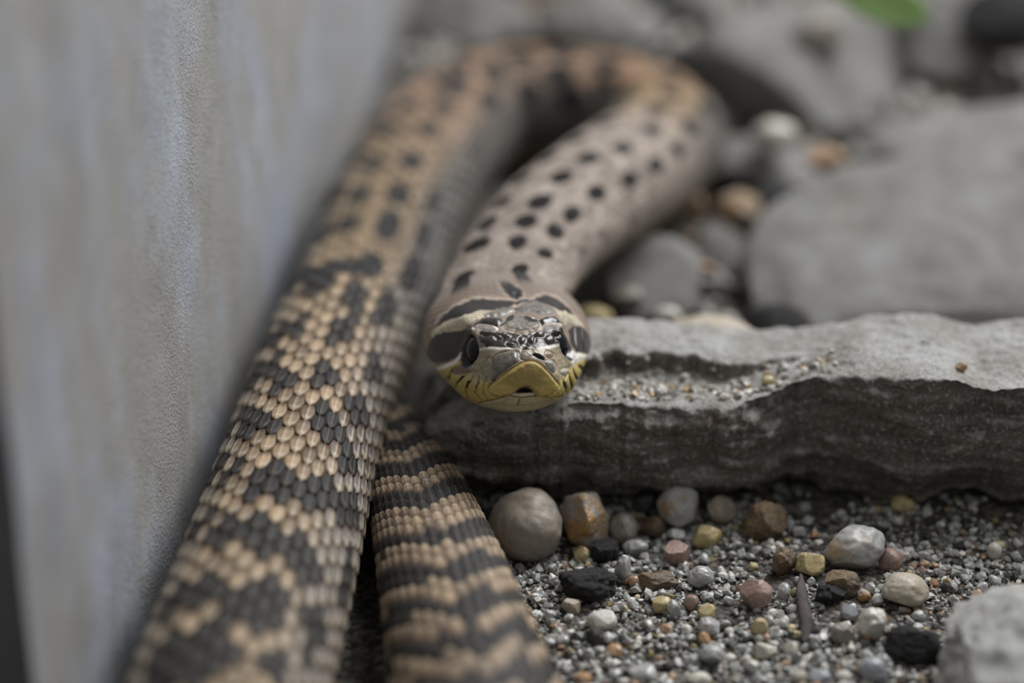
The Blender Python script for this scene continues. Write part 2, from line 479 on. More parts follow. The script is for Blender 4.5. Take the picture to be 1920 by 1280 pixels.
# relief and pigment of the head plates, drawn in the front elevation of the head (a 1680 x 1280 sheet)
def sheet(X, T, Z):
    px = 985 + 100 * (X * math.cos(HEAD_YAW) - T * math.sin(HEAD_YAW))
    py = 715 - 100 * (Z * math.cos(ELEV) + T * math.sin(ELEV))
    k = 1 / (1 + T * 0.92 / 43.5)
    px = 960 + (px - 960) * k; py = 640 + (py - 640) * k
    return (px - 740) * 4, (py - 480) * 4
hF = grid_faces(NH, NR, True)
LOC = np.stack((hx, -ht, hz), -1).reshape(-1, 3)
hN = vnormals(LOC, hF)
rad = np.stack((hx, ht * 0, hz), -1).reshape(-1, 3)
if np.mean(np.sum(hN * rad, 1)) < 0: hN = -hN
facing = hN @ np.array((math.sin(HEAD_YAW), math.cos(ELEV), math.sin(ELEV)))
SXx, SYy = sheet(hx, ht, hz)
SP = np.stack((SXx.ravel(), SYy.ravel()), -1)
seen = sstep(-0.12, 0.05, facing) * sstep(3.6, 3.2, ht.ravel())
def chaikin(p, n=2):
    p = np.asarray(p, float)
    for _ in range(n):
        q = np.roll(p, -1, 0)
        p = np.stack((0.78 * p + 0.22 * q, 0.22 * p + 0.78 * q), 1).reshape(-1, 2)
    return p
def segdist(P, a, b):
    ab = b - a; t = np.clip(((P - a) @ ab) / max(ab @ ab, 1e-9), 0, 1)
    return np.linalg.norm(P - a - t[:, None] * ab, axis=1)
def polysd(P, poly):                                      # signed distance, positive inside
    lo, hi = poly.min(0) - 60, poly.max(0) + 60
    near = np.all((P > lo) & (P < hi), 1)
    out = np.full(len(P), -60.0)
    Q = P[near]
    d = np.full(len(Q), 1e9); ins = np.zeros(len(Q), bool)
    for a, b in zip(poly, np.roll(poly, -1, 0)):
        d = np.minimum(d, segdist(Q, a, b))
        c = (a[1] > Q[:, 1]) != (b[1] > Q[:, 1])
        with np.errstate(divide='ignore', invalid='ignore'):
            xi = (b[0] - a[0]) * (Q[:, 1] - a[1]) / (b[1] - a[1]) + a[0]
        ins ^= c & (Q[:, 0] < xi)
    out[near] = np.where(ins, d, -d)
    return out
TAN, CREAM, WHITE, DARK = (138, 122, 108), (186, 176, 152), (222, 216, 206), (38, 34, 31)
YEL, YEL2, GREY, OLIVE, OCHRE = (182, 163, 94), (184, 169, 116), (112, 105, 95), (146, 138, 110), (160, 137, 80)
wob = np.stack((noise(np.stack((SP[:, 0] / 26, SP[:, 1] / 26, SP[:, 0] * 0), -1), 5), noise(np.stack((SP[:, 0] / 26, SP[:, 1] / 26, SP[:, 0] * 0 + 9), -1), 6)), -1)
SPW = SP + wob * 7
hcol = np.tile(lin(TAN), (len(SP), 1)); hdis = np.zeros(len(SP)); hgl = np.full(len(SP), 0.5)
def paint(poly, col, rim=None, rimw=10, lift=0.0, groove=0.0, soft=5, gl=None, wobble=True, dome=30, mottle=0.0):
    global hcol
    sd = polysd(SPW if wobble else SP, chaikin(poly))
    m = (sstep(-soft, soft, sd) * seen)[:, None]
    c = np.tile(lin(col), (len(SP), 1))
    if rim is not None:
        k = sstep(rimw + 4, rimw - 4, sd)[:, None]
        c = c * (1 - k) + lin(rim) * k
    if mottle:
        g = noise(np.stack((SP[:, 0] / 9, SP[:, 1] / 9, SP[:, 0] * 0 + 3), -1), 77)
        c = c * (1 + mottle * g)[:, None]
    hcol = hcol * (1 - m) + c * m
    if gl is not None: hgl[:] = hgl * (1 - m[:, 0]) + gl * m[:, 0]
    if lift: hdis[:] += lift * sstep(0, dome, sd) * seen
    if groove: hdis[:] -= groove * np.exp(-(sd / 6.0) ** 2) * seen
def line(pts, w, col=None, groove=0.0, gl=None):
    global hcol
    pts = np.array(pts, float); d = np.full(len(SP), 1e9)
    for a, b in zip(pts[:-1], pts[1:]): d = np.minimum(d, segdist(SP, a, b))
    if col is not None:
        m = (sstep(w + 3, w - 3, d) * seen)[:, None]
        hcol = hcol * (1 - m) + lin(col) * m
    if groove: hdis[:] -= groove * np.exp(-(d / (w + 3)) ** 2) * seen
# throat and chin
under = (sstep(-0.30, -0.42, hz.ravel()) * sstep(3.4, 2.6, ht.ravel()))[:, None]
hcol = hcol * (1 - under) + lin((196, 186, 150)) * under
paint([(330, 1010), (400, 1064), (490, 1098), (600, 1090), (750, 1062), (880, 1045), (1060, 1050), (1160, 1075), (1260, 1070), (1380, 1030), (1400, 1300), (250, 1300)], (190, 178, 140))
paint([(330, 1000), (430, 1080), (600, 1092), (600, 1110), (430, 1100)], (186, 158, 110))
# lip plates
paint([(215, 770), (330, 800), (430, 800), (540, 750), (640, 830), (720, 950), (860, 1046), (600, 1092), (490, 1096), (400, 1062), (310, 990), (240, 880)], YEL)
paint([(225, 760), (320, 800), (330, 850), (260, 880)], (196, 160, 96))
paint([(1225, 980), (1270, 830), (1340, 790), (1475, 745), (1500, 880), (1440, 990), (1350, 1062), (1220, 1095), (1060, 1060)], YEL)
paint([(440, 800), (540, 770), (640, 840), (700, 900), (690, 960), (600, 950), (520, 870)], YEL2)
# lores and snout side
paint([(650, 690), (920, 690), (1210, 700), (1250, 800), (1340, 830), (1230, 970), (1140, 870), (1020, 785), (900, 830), (720, 950), (600, 880), (540, 800), (640, 760)], (156, 143, 116), gl=0.34, mottle=.3)
paint([(470, 800), (530, 790), (610, 830), (560, 860), (440, 850), (420, 830)], (118, 104, 92), mottle=.2)
paint([(645, 850), (690, 760), (735, 740), (738, 800), (720, 890), (690, 900)], OLIVE, lift=0.02, groove=0.02, wobble=False)
paint([(742, 745), (800, 712), (935, 702), (940, 790), (880, 815), (800, 870), (720, 945), (735, 840)], GREY, lift=0.035, groove=0.025, gl=0.22, wobble=False, mottle=.35)
paint([(560, 810), (640, 790), (660, 840), (590, 860)], (150, 136, 110), lift=0.015, groove=0.015)
paint([(945, 700), (1040, 715), (1040, 760), (1000, 785), (945, 790)], (138, 128, 116), lift=0.02, groove=0.02, gl=0.2, mottle=.4)
paint([(1130, 728), (1180, 735), (1203, 765), (1170, 785), (1130, 770)], (150, 132, 110), lift=0.03, groove=0.02, gl=0.3)
paint([(1110, 800), (1190, 790), (1215, 850), (1190, 900), (1150, 860)], (150, 146, 138), lift=0.03, groove=0.02, gl=0.18, mottle=.3)
paint([(1235, 870), (1265, 850), (1305, 870), (1300, 910), (1250, 920)], (176, 168, 150), lift=0.03, groove=0.02, gl=0.2)
# nostril
paint([(1030, 735), (1075, 735), (1130, 778), (1120, 803), (1070, 780), (1035, 760)], (14, 12, 11), lift=-0.10, gl=0.3, wobble=False)
# white bars over the lores
line([(655, 690), (700, 680), (780, 688), (840, 690), (915, 694)], 10, WHITE)
line([(1095, 694), (1150, 700), (1210, 694)], 10, WHITE)
# dark glossy band between the eyes
paint([(640, 545), (780, 570), (870, 575), (960, 595), (1060, 590), (1120, 575), (1250, 565), (1262, 620), (1215, 690), (1100, 690), (1040, 712), (920, 694), (840, 682), (690, 672), (655, 630)], (46, 40, 34), gl=0.3, mottle=.6)
for cx, cy, rx, ry in ((720, 620, 62, 40), (850, 605, 36, 24), (880, 660, 40, 20), (960, 640, 30, 34), (1030, 640, 30, 30), (1085, 600, 46, 24), (1160, 645, 52, 38), (1210, 600, 34, 26), (1225, 640, 20, 22), (985, 690, 20, 16)):
    a = np.linspace(0, 2 * math.pi, 9)[:-1]
    paint(np.stack((cx + rx * np.cos(a), cy + ry * np.sin(a)), -1), (58, 49, 41), lift=0.035, groove=0.018, gl=0.27, dome=24, mottle=.5)
for cx, cy, r_ in ((975, 680, 15), (1012, 702, 13), (1038, 768, 12)):
    a = np.linspace(0, 2 * math.pi, 9)[:-1]
    paint(np.stack((cx + r_ * np.cos(a), cy + r_ * np.sin(a)), -1), WHITE, lift=0.03, gl=0.2, dome=12)
# crown, back to front
paint([(320, 470), (380, 410), (470, 350), (600, 305), (720, 310), (820, 335), (915, 350), (1010, 340), (1100, 305), (1190, 325), (1270, 390), (1345, 480), (1300, 490), (1200, 440), (1100, 380), (920, 400), (700, 430), (480, 470), (380, 500)], (178, 160, 144), soft=9)
paint([(300, 560), (330, 515), (400, 480), (480, 455), (620, 408), (700, 430), (720, 450), (640, 465), (570, 500), (530, 545), (400, 548), (310, 590)], CREAM, mottle=.3, lift=0.02)
paint([(1190, 445), (1290, 450), (1350, 500), (1425, 590), (1370, 562), (1300, 530), (1270, 562), (1240, 500)], CREAM, mottle=.3, lift=0.02)
paint([(660, 440), (760, 410), (905, 385), (912, 432), (800, 458), (690, 455)], (120, 114, 106), lift=0.03, groove=0.015, gl=0.3, mottle=.5)
paint([(922, 390), (1000, 365), (1080, 360), (1210, 432), (1190, 462), (1060, 450), (925, 432)], (120, 114, 106), lift=0.03, groove=0.015, gl=0.3, mottle=.5)
paint([(330, 500), (390, 425), (470, 372), (600, 325), (700, 330), (800, 350), (912, 350), (912, 384), (800, 402), (700, 415), (650, 405), (600, 420), (480, 452), (390, 480)], DARK, mottle=.2, gl=0.38)
paint([(918, 352), (1000, 352), (1060, 350), (1120, 318), (1180, 342), (1250, 392), (1310, 440), (1340, 490), (1290, 462), (1200, 424), (1110, 372), (1000, 366), (918, 380)], DARK, mottle=.2, gl=0.3)
paint([(768, 190), (830, 172), (910, 232), (972, 285), (990, 335), (915, 362), (860, 340), (800, 280)], (178, 160, 144), soft=9)
paint([(782, 205), (830, 187), (900, 240), (960, 292), (972, 330), (915, 352), (868, 330), (815, 270)], DARK, mottle=.2)
line([(915, 300), (916, 436)], 3.5, (14, 12, 10), groove=0.035)
# brow plates
paint([(605, 505), (640, 475), (700, 458), (800, 468), (818, 498), (792, 532), (760, 520), (650, 496), (612, 525)], (38, 33, 29), lift=0.04, groove=0.015, gl=0.25)
paint([(622, 512), (655, 498), (765, 518), (792, 548), (770, 562), (640, 542)], (164, 146, 128), rim=WHITE, rimw=15, lift=0.06, groove=0.02, gl=0.3, wobble=False)
paint([(584, 522), (606, 504), (624, 545), (594, 562)], WHITE, lift=0.03, groove=0.02)
paint([(640, 548), (770, 565), (820, 600), (835, 640), (760, 600), (660, 582)], (62, 46, 36), lift=0.035, groove=0.02, gl=0.16, mottle=.3)
paint([(800, 530), (850, 465), (910, 440), (990, 460), (1070, 490), (1112, 556), (1060, 588), (960, 594), (870, 574)], (126, 118, 108), rim=(206, 192, 174), rimw=15, lift=0.05, groove=0.02, gl=0.32, mottle=.4)
paint([(806, 518), (850, 470), (908, 453), (906, 490), (870, 514), (822, 530)], (36, 34, 36), gl=0.25)
paint([(966, 500), (1010, 478), (1060, 498), (1088, 538), (1040, 532), (985, 512)], (36, 34, 36), gl=0.25)
paint([(1072, 512), (1100, 484), (1180, 476), (1235, 508), (1246, 528), (1150, 520), (1100, 542)], (38, 33, 29), lift=0.04, groove=0.015, gl=0.25)
paint([(1098, 558), (1130, 530), (1235, 528), (1255, 555), (1200, 572), (1120, 582)], (164, 146, 128), rim=WHITE, rimw=15, lift=0.06, groove=0.02, gl=0.3, wobble=False)
# dark patches behind the eyes, pale line beneath
paint([(255, 700), (285, 600), (350, 556), (450, 548), (545, 545), (600, 530), (610, 580), (560, 630), (545, 690), (485, 735), (400, 764), (325, 770), (268, 740)], DARK, gl=0.36, mottle=.15)
paint([(1285, 575), (1380, 560), (1435, 610), (1475, 700), (1460, 765), (1410, 775), (1350, 748), (1310, 700)], (48, 41, 36), gl=0.2, mottle=.15)
for x in (1335, 1385):
    line([(x, 570), (x + 6, 650), (x + 24, 750)], 3, (30, 26, 22), groove=0.03)
line([(335, 815), (400, 795), (470, 770), (530, 715)], 15, WHITE, gl=0.4)
paint([(1295, 735), (1350, 752), (1420, 780), (1480, 755), (1485, 800), (1400, 805), (1330, 860), (1290, 830)], (226, 220, 206), lift=0.02, gl=0.22)
# lip plate seams and the smudges at their tops
for s_ in ([(470, 800), (410, 880), (385, 960), (402, 1040), (490, 1092)], [(545, 860), (480, 920), (456, 985), (478, 1045), (545, 1085)], [(600, 880), (555, 940), (537, 1000), (566, 1056), (610, 1082)],
           [(640, 890), (618, 950), (608, 1005), (640, 1052), (665, 1075)], [(690, 900), (668, 950), (668, 1015), (700, 1062)], [(722, 950), (705, 975), (730, 1020), (770, 1046)],
           [(1290, 900), (1260, 960), (1275, 1040)], [(1305, 905), (1318, 985), (1310, 1040)], [(1335, 880), (1362, 965), (1350, 1040)], [(1370, 850), (1425, 930), (1415, 1010)]):
    line(s_, 3.0, (118, 92, 46), groove=0.035)
for s_ in ([(430, 868), (408, 905)], [(520, 878), (478, 925)], [(565, 915), (548, 955)], [(640, 925), (616, 960)], [(1262, 950), (1282, 1005)], [(1302, 920), (1320, 1000)], [(1335, 895), (1362, 955)], [(1385, 850), (1428, 920)]):
    line(s_, 8, (66, 54, 52))
# nose plate: a broad upturned yellow shield with a notch at the mouth
paint([(712, 952), (800, 888), (900, 828), (960, 798), (1020, 783), (1082, 808), (1142, 868), (1204, 948), (1232, 985), (1205, 1030), (1120, 1066), (1062, 1050), (1034, 1012), (990, 986), (940, 990), (905, 1018), (860, 1038), (770, 1046), (705, 1005)],
      OCHRE, rim=(176, 148, 88), rimw=10, lift=0.085, groove=0.03, gl=0.5, wobble=False, dome=32)
paint([(720, 960), (800, 925), (880, 960), (930, 985), (1000, 980), (1080, 960), (1150, 930), (1225, 985), (1205, 1030), (1120, 1062), (1062, 1048), (1034, 1010), (990, 984), (940, 988), (905, 1014), (860, 1034), (770, 1042), (710, 1002)], (182, 160, 94), soft=28, mottle=.1)
paint([(905, 1020), (945, 988), (995, 986), (1040, 1022), (985, 1026), (940, 1022)], (26, 16, 12), lift=-0.10, wobble=False)
paint([(862, 1040), (910, 1024), (1040, 1026), (1070, 1052), (950, 1060)], (214, 204, 180), lift=0.02, wobble=False)
line([(300, 985), (400, 1064), (490, 1098), (600, 1090), (750, 1062), (870, 1044), (960, 1062), (1062, 1052), (1160, 1078), (1260, 1072), (1380, 1030), (1450, 960)], 3.5, (110, 80, 50), groove=0.045)
line([(938, 1070), (920, 1118)], 3, (90, 70, 50), groove=0.03)
# eye sockets
EYES = [(-1, -0.80, 1.06, 0.20), (1, 0.80, 1.06, 0.20)]
P3 = np.stack((hx, ht, hz), -1).reshape(-1, 3)
for sd_, exx, et, ezz in EYES:
    q = (P3 - np.array((exx, et, ezz))) / np.array((0.30, 0.30, 0.34))
    d = np.linalg.norm(q, axis=1)
    hdis -= 0.08 * sstep(1.0, 0.55, d)
    hdis += 0.03 * np.exp(-((d - 1.12) / 0.16) ** 2)
    m = sstep(1.12, 0.98, d)[:, None]
    hcol = hcol * (1 - m) + lin((34, 28, 24)) * m
hLOC = LOC + hN * hdis[:, None]
# small granular scales on the nape and cheeks
uu = np.tile(np.arange(NR) / NR * 56, NH); vv = ht.ravel() / 0.105
cell = np.abs(np.sin(math.pi * (uu + vv) / 2) * np.sin(math.pi * (uu - vv) / 2)) ** 0.6
wn = sstep(2.25, 2.75, ht.ravel()) * sstep(62, 52, np.abs(((np.tile(np.arange(NR), NH) + half) % NR) - half))
hLOC = hLOC + hN * (0.022 * cell * wn)[:, None]
hcol = hcol * (1 - (0.45 * (1 - cell) * wn)[:, None])
hLOC = hLOC + hN * (0.007 * fbm(LOC * 11, 62, 3) * sstep(1.6, 0.9, ht.ravel()))[:, None]
hW = SNOUT + hLOC[:, :1] * hr + hLOC[:, 1:2] * hf + hLOC[:, 2:] * hu
# undo: LOC's second axis is -t, and the nose points along +hf

# spine from the nape to the tip of the tail: survey point, height, half width, half height
nape = SNOUT - 3.8 * hf
spine = [(nape, 1.27, .74)]
def sp(px, py, z, a, b): spine.append((at(px, py, z=z), a, b))
sp(968, 500, 3.10, 1.26, .85); sp(1035, 420, 3.0, 1.36, 1.0); sp(1130, 350, 2.65, 1.42, 1.15); sp(1215, 296, 2.1, 1.42, 1.25); sp(1250, 256, 1.7, 1.42, 1.3); sp(1212, 222, 1.5, 1.45, 1.32)
sp(1115, 200, 1.45, 1.5, 1.35); sp(1005, 192, 1.45, 1.52, 1.38); sp(900, 208, 1.42, 1.55, 1.38); sp(826, 262, 1.42, 1.56, 1.38); sp(772, 340, 1.42, 1.56, 1.38); sp(724, 432, 1.4, 1.54, 1.36); sp(686, 540, 1.4, 1.5, 1.36)
sp(634, 660, 1.4, 1.46, 1.36); sp(584, 800, 1.4, 1.44, 1.36); sp(545, 920, 1.4, 1.45, 1.36); sp(506, 1050, 1.4, 1.5, 1.36); sp(462, 1190, 1.4, 1.55, 1.38)
p_a = at(430, 1290, z=1.4); p_b = at(888, 1300, z=1.22)
spine.append((p_a, 1.58, 1.4))
mid = (p_a + p_b) / 2
spine.append((p_a + np.array((0.05, -2.0, 0)), 1.55, 1.4))
spine.append((np.array((mid[0] - 0.75, p_a[1] - 4.2, 1.35)), 1.5, 1.35))
spine.append((np.array((mid[0] + 0.95, p_a[1] - 4.2, 1.3)), 1.45, 1.3))
spine.append((p_b + np.array((0.2, -1.6, 0)), 1.38, 1.25))
spine.append((p_b, 1.33, 1.2))
sp(858, 1180, 1.12, 1.22, 1.1); sp(824, 1060, 1.02, 1.1, 1.0); sp(792, 960, .92, .96, .9); sp(772, 900, .82, .84, .8); sp(742, 845, .7, .68, .68); sp(722, 780, .54, .52, .52); sp(715, 715, .4, .37, .38); sp(722, 660, .26, .24, .25); sp(745, 618, .15, .12, .13); sp(768, 598, .1, .03, .04)
cp = np.array([p for p, a, b in spine]); cr = np.array([(a, b) for p, a, b in spine])
dense = catmull(np.concatenate((cp, cr), 1), 3000)
# start along the head's own axis
L = np.concatenate(([0], np.cumsum(np.linalg.norm(np.diff(dense[:, :3], axis=0), axis=1))))
LEN = L[-1]
ds = 0.16
NS = int(LEN / ds) + 1
sv = np.linspace(0, LEN, NS)
C5 = np.stack([np.interp(sv, L, dense[:, k]) for k in range(5)], -1)
ker = np.hanning(13); ker /= ker.sum()
sm = np.stack([np.convolve(np.pad(C5[:, k], 6, 'reflect', reflect_type='odd'), ker, 'valid') for k in range(5)], -1)
C5 = sm; cen_, ab = C5[:, :3], np.maximum(C5[:, 3:], 0.03)
tan_ = np.gradient(cen_, axis=0); tan_ /= np.linalg.norm(tan_, axis=1)[:, None]
w0 = sstep(0, 1.6, sv)[:, None]
tan_ = -hf * (1 - w0) + tan_ * w0; tan_ /= np.linalg.norm(tan_, axis=1)[:, None]
off = (nape - cen_[0]); cen_ = cen_ + off * (1 - sstep(0, 2, sv))[:, None]
side = np.cross(np.tile((0, 0, 1.0), (NS, 1)), tan_); side /= np.linalg.norm(side, axis=1)[:, None]
flip = np.sign(side[0] @ hr); side = side * flip
upv = np.cross(side, tan_); upv *= np.sign(upv[:, 2:3])
def section(phi, a, b):
    """phi from the top of the back; flattened belly."""
    x = np.sin(phi); z = np.cos(phi)
    zz = np.where(z < 0, -np.abs(z) ** 0.8, z)
    return a * np.sign(x) * np.abs(x) ** 0.94, b * zz
def interp_frame(s):
    s = np.clip(s, 0, LEN)
    f = lambda M: np.stack([np.interp(s, sv, M[:, k]) for k in range(M.shape[1])], -1)
    return f(cen_), f(side), f(upv), f(tan_), f(ab)
phi = np.linspace(0, 2 * math.pi, NR + 1)[:-1]
ringlast = np.stack((hx[0], hz[0]), -1)
bx, bz = section(phi[None, :], ab[:, :1], ab[:, 1:])
wb_ = sstep(0.1, 1.8, sv)[:, None]
bx = ringlast[None, :, 0] * (1 - wb_) + bx * wb_; bz = ringlast[None, :, 1] * (1 - wb_) + bz * wb_
TUBE = cen_[:, None] + bx[..., None] * side[:, None] + bz[..., None] * upv[:, None]

# pigment of the body: dark spots and saddles on a tan ground, cross bands on the tail
SPOTS = [(4.64, 3, .34, 8), (3.36, 4, .34, 8), (2.4, 4, .3, 8), (2.4, -34, .3, 10), (1.44, -33, .24, 14), (1.44, 6, .3, 7), (5.92, 7, .34, 8), (4.64, 39, .34, 8), (3.36, 36, .34, 8), (2.4, 33, .3, 8), (6.08, 50, .32, 8),
  (7.04, 20, .34, 8), (7.52, 54, .34, 8), (8.8, 22, .34, 8), (1.28, 36, .26, 8), (.16, 22, .26, 8), (.16, -41, .2, 12), (3.4, -34, .3, 9), (4.6, -34, .3, 9), (5.9, -30, .3, 9), (7.2, -24, .3, 9), (8.7, -20, .3, 9), (8.9, 55, .3, 8),
  (10.2, 8, .35, 9), (10.4, 44, .35, 9), (10.3, -32, .35, 9), (11.8, 6, .35, 9), (12, 42, .35, 9), (11.9, -34, .35, 9), (13.4, 4, .35, 10), (13.6, 40, .35, 10), (13.5, -38, .4, 10),
  (18.25, -54, .5, 12), (20.98, -7, .5, 13), (19.4, -24, .5, 13), (16.33, -59, .5, 12), (15.05, -42, .5, 13), (20.8, -43, .45, 10), (16.97, -34, .5, 12), (18.1, -10, .4, 12), (15.6, -14, .4, 12), (19.9, 8, .4, 12), (17, 2, .4, 12), (22.4, -14, .35, 9), (22.6, 16, .4, 10), (23.8, -14, .35, 7), (24, 18, .4, 10), (22.9, 48, .5, 14), (25, 44, .5, 14), (27, 44, .5, 12),
  (45.1, 15, .8, 26), (45.1, -36, .4, 9), (43.6, -12, .7, 20), (43.4, -56, .8, 9), (43.2, 30, .5, 20), (41.6, -12, .45, 30), (41.2, 14, .4, 18), (42.0, -46, .45, 9), (41.1, -77, .6, 9), (39.85, -6, .5, 22), (39.7, -38, .5, 20), (39.2, -66, .5, 12), (39.2, 34, .4, 12), (38.5, 66, .4, 22), (40.6, 48, .3, 16),
  (37.6, 22, .36, 15), (37.45, -24, .5, 13), (36.9, 58, .36, 20), (36.4, -46, .5, 10), (38.3, -50, .45, 8), (35.7, -14, .48, 9), (36.1, 15, .45, 11), (35.2, 44, .4, 18), (34.6, -50, .55, 9), (33.9, -14, .55, 8), (33.8, 32, .45, 20), (35.0, 64, .4, 14), (33.2, 62, .4, 12),
  (32, 18, .45, 14), (32.4, -15, .45, 9), (32.3, -40, .55, 8), (31.25, 6, .34, 20), (31.0, -16, .5, 9), (30.4, -50, .7, 8), (29, -16, .6, 8), (29.1, 15, .36, 8), (29.2, 36, .36, 9), (28.6, -48, .6, 6), (31.2, 46, .4, 16), (27.5, 14, .4, 8), (27.4, -16, .5, 8), (25.8, 15, .4, 8), (25.6, -15, .45, 8), (26.9, -46, .5, 6)]
SPOTS += [(46.6 + 1.5 * k, 14 * (-1) ** k, .5, 40) for k in range(5)]
SPOTS = np.array(SPOTS)
SPOTS[SPOTS[:, 0] < 14, 2:] *= 1.15
SPOTS[(SPOTS[:, 0] > 14) & (SPOTS[:, 0] < 33), 2:] *= 1.22
SPOTS[(SPOTS[:, 0] >= 33) & (SPOTS[:, 0] < 46), 2:] *= 1.10
BANDS = np.array([53.4, 54.6, 55.75, 57.0, 58.35, 59.95, 61.3, 62.5, 63.5, 64.6, 65.6, 66.5, 67.4, 68.3, 69.2, 70.0])
def dark_at(s, f):
    """How dark the pigment is at arc length s, angle f in degrees from the back ridge."""
    s = np.asarray(s, float); f = np.asarray(f, float)
    d = np.full(s.shape, 9.0)
    jig = np.where(s < 32, 0.16, 0.22) * noise(np.stack((s * 2.1, f * 0.09, s * 0), -1), 12)
    for s0, f0, a, b in SPOTS:
        d = np.minimum(d, ((s - s0) / a) ** 2 + ((f - f0) / b) ** 2)
    m = d + jig < 1.0
    c = s - 0.017 * np.abs(f + 6)
    bd = np.min(np.abs(c[..., None] - BANDS), -1)
    w = 0.31 + 0.06 * noise(np.stack((s * 1.3, f * 0.05, s * 0), -1), 14)
    m |= (bd < w) & (s > 53) & (np.abs(f) < 100)
    return m
def ground_col(s, f):
    s = np.asarray(s, float)[..., None]; f = np.abs(np.asarray(f, float))[..., None]
    mid = lin((150, 128, 100)); flank = lin((112, 107, 101)); neck = lin((150, 138, 128)); tailc = lin((146, 124, 100)); rust = lin((142, 114, 92))
    c = mid + (flank - mid) * sstep(22, 55, f)
    c = c * (1 - 0.22 * sstep(34, 28, s))
    c = c + (neck - c) * sstep(12, 8, s)
    wr = sstep(12, 15, s) * sstep(26, 21, s) * sstep(70, 20, f)
    c = c + (rust - c) * wr * 0.8
    wt = sstep(50, 54, s)
    return c + (tailc - c) * wt
# skin under the scales, belly shields
fdeg = np.degrees(phi); fdeg = np.where(fdeg > 180, fdeg - 360, fdeg)
FS, FF = np.meshgrid(sv, fdeg, indexing='ij')
g = ground_col(FS, FF) * np.where(sv < 8, 0.8, 0.30)[:, None, None] * (np.array((1.0, 0.84, 0.68)) + np.array((0, .14, .28)) * sstep(9, 5, sv)[:, None, None])
dk = dark_at(FS, FF)[..., None]
skin = np.where(dk, lin((34, 31, 29)), g)
belly = sstep(112, 122, np.abs(FF))[..., None]
skin = skin * (1 - belly) + lin((190, 178, 150)) * belly
lap = (0.03 * ((sv / 0.55) % 1.0))[:, None] * (np.abs(FF) > 117)
TUBE2 = TUBE + (lap[..., None]) * ((bx[..., None] * side[:, None] + bz[..., None] * upv[:, None]) / np.maximum(np.hypot(bx, bz), 1e-6)[..., None])

# overlapping keeled scales
def surf(s, f, h):
    c, sd_, u_, t_, r_ = interp_frame(s)
    x, z = section(f, r_[..., 0], r_[..., 1])
    # neck blend to the head's own section
    w = sstep(0.1, 1.8, s)
    fi = (np.degrees(f) % 360) / 360 * NR
    rx = np.interp(fi, np.arange(NR + 1), np.append(ringlast[:, 0], ringlast[0, 0])); rz = np.interp(fi, np.arange(NR + 1), np.append(ringlast[:, 1], ringlast[0, 1]))
    x = rx * (1 - w) + x * w; z = rz * (1 - w) + z * w
    k = 1 + h / np.maximum(np.hypot(x, z), 0.02)
    return c + (x * k)[..., None] * sd_ + (z * k)[..., None] * u_
rng = np.random.default_rng(4)
NA, NBv = 11, 11
aa = np.linspace(-1, 1, NA); bb = np.linspace(0, 1, NBv)
AA, BB = np.meshgrid(aa, bb, indexing='xy')               # rows along the scale
prof = np.sin(math.pi * np.clip(0.06 + 0.94 * BB, 0, 1) ** 0.9) ** 0.45
prof = np.maximum(prof, 0.02)
COLS = 25; STEP = 235.0 / COLS
cs, cf, cl, cw, cr_ = [], [], [], [], []
s_ = 0.05; k = 0
while s_ < LEN - 1.2:
    r_ = float(np.interp(s_, sv, ab[:, 0] * 0.5 + ab[:, 1] * 0.5))
    fac = np.interp(s_, [0, 5, 16, 26, 54, 58], [0.15, 0.17, 0.20, 0.21, 0.205, 0.17])
    for j in range(k % 2, COLS, 2):
        cs.append(s_); cf.append((j - (COLS - 1) / 2) * STEP); cl.append(fac * 2 * r_); cr_.append(r_)
    s_ += fac * r_; k += 1
cs, cf, cl, cr_ = map(np.array, (cs, cf, cl, cr_))
n_sc = len(cs)
cs = cs + rng.normal(0, 0.012, n_sc); cf = cf + rng.normal(0, 0.25, n_sc)
Sg = cs[:, None, None] + (BB[None] - 0.35) * 1.10 * cl[:, None, None]
Fg = cf[:, None, None] + AA[None] * prof[None] * STEP * 0.615
relief = (cr_ / 1.4)[:, None, None]
up_ = 0.010 + 0.050 * BB ** 1.3
hgt = up_ * (1 - 0.40 * np.abs(AA) ** 2.6) + 0.022 * np.exp(-(AA / 0.13) ** 2) * np.sin(math.pi * np.clip(BB * 1.05, 0, 1)) ** 0.5
rimv = (np.abs(AA) > 0.99) | (BB > 0.995) | (BB < 0.005)
hgt = np.where(rimv, -0.012 + 0.018 * BB, hgt)
smooth_neck = np.interp(cs, [0, 6, 14, 24], [0.35, 0.45, 0.7, 1.0])[:, None, None]
Pg = surf(Sg, np.radians(Fg), hgt[None] * relief * smooth_neck)
dkc = dark_at(cs + 0.1, cf)
gc = ground_col(cs, cf) * (1 + rng.normal(0, 0.17, n_sc))[:, None]
# odd grey-brown scales scattered through the pale ground
odd = rng.random(n_sc) < 0.34
gc = np.where((odd & (cs > 33))[:, None], gc * 0.62, gc)
dcol = lin((41, 39, 38)) * (1 + rng.normal(0, 0.15, n_sc))[:, None]
base = np.where(dkc[:, None], dcol, gc)
edge = sstep(0.62, 0.95, np.abs(AA)) ; root = sstep(0.42, 0.12, BB)
keel = np.exp(-(AA / 0.13) ** 2); tip = sstep(0.62, 0.95, BB) * (1 - 0.3 * edge)
pale = lin((222, 204, 176))
Cg = np.repeat(base[:, None, None, :], NBv, 1); Cg = np.repeat(Cg, NA, 2)
wneck = np.interp(cs, [0, 10, 24], [0.25, 0.4, 1.0])[:, None, None, None]
lightw = (np.where(dkc, 0.05, 0.42)[:, None, None] * tip + (np.where(dkc, 0.08, 0.34) + 0.3 * sstep(25, 50, np.abs(cf)) * ~dkc)[:, None, None] * keel)[..., None] * wneck
Cg = Cg * (1 - lightw) + pale * lightw
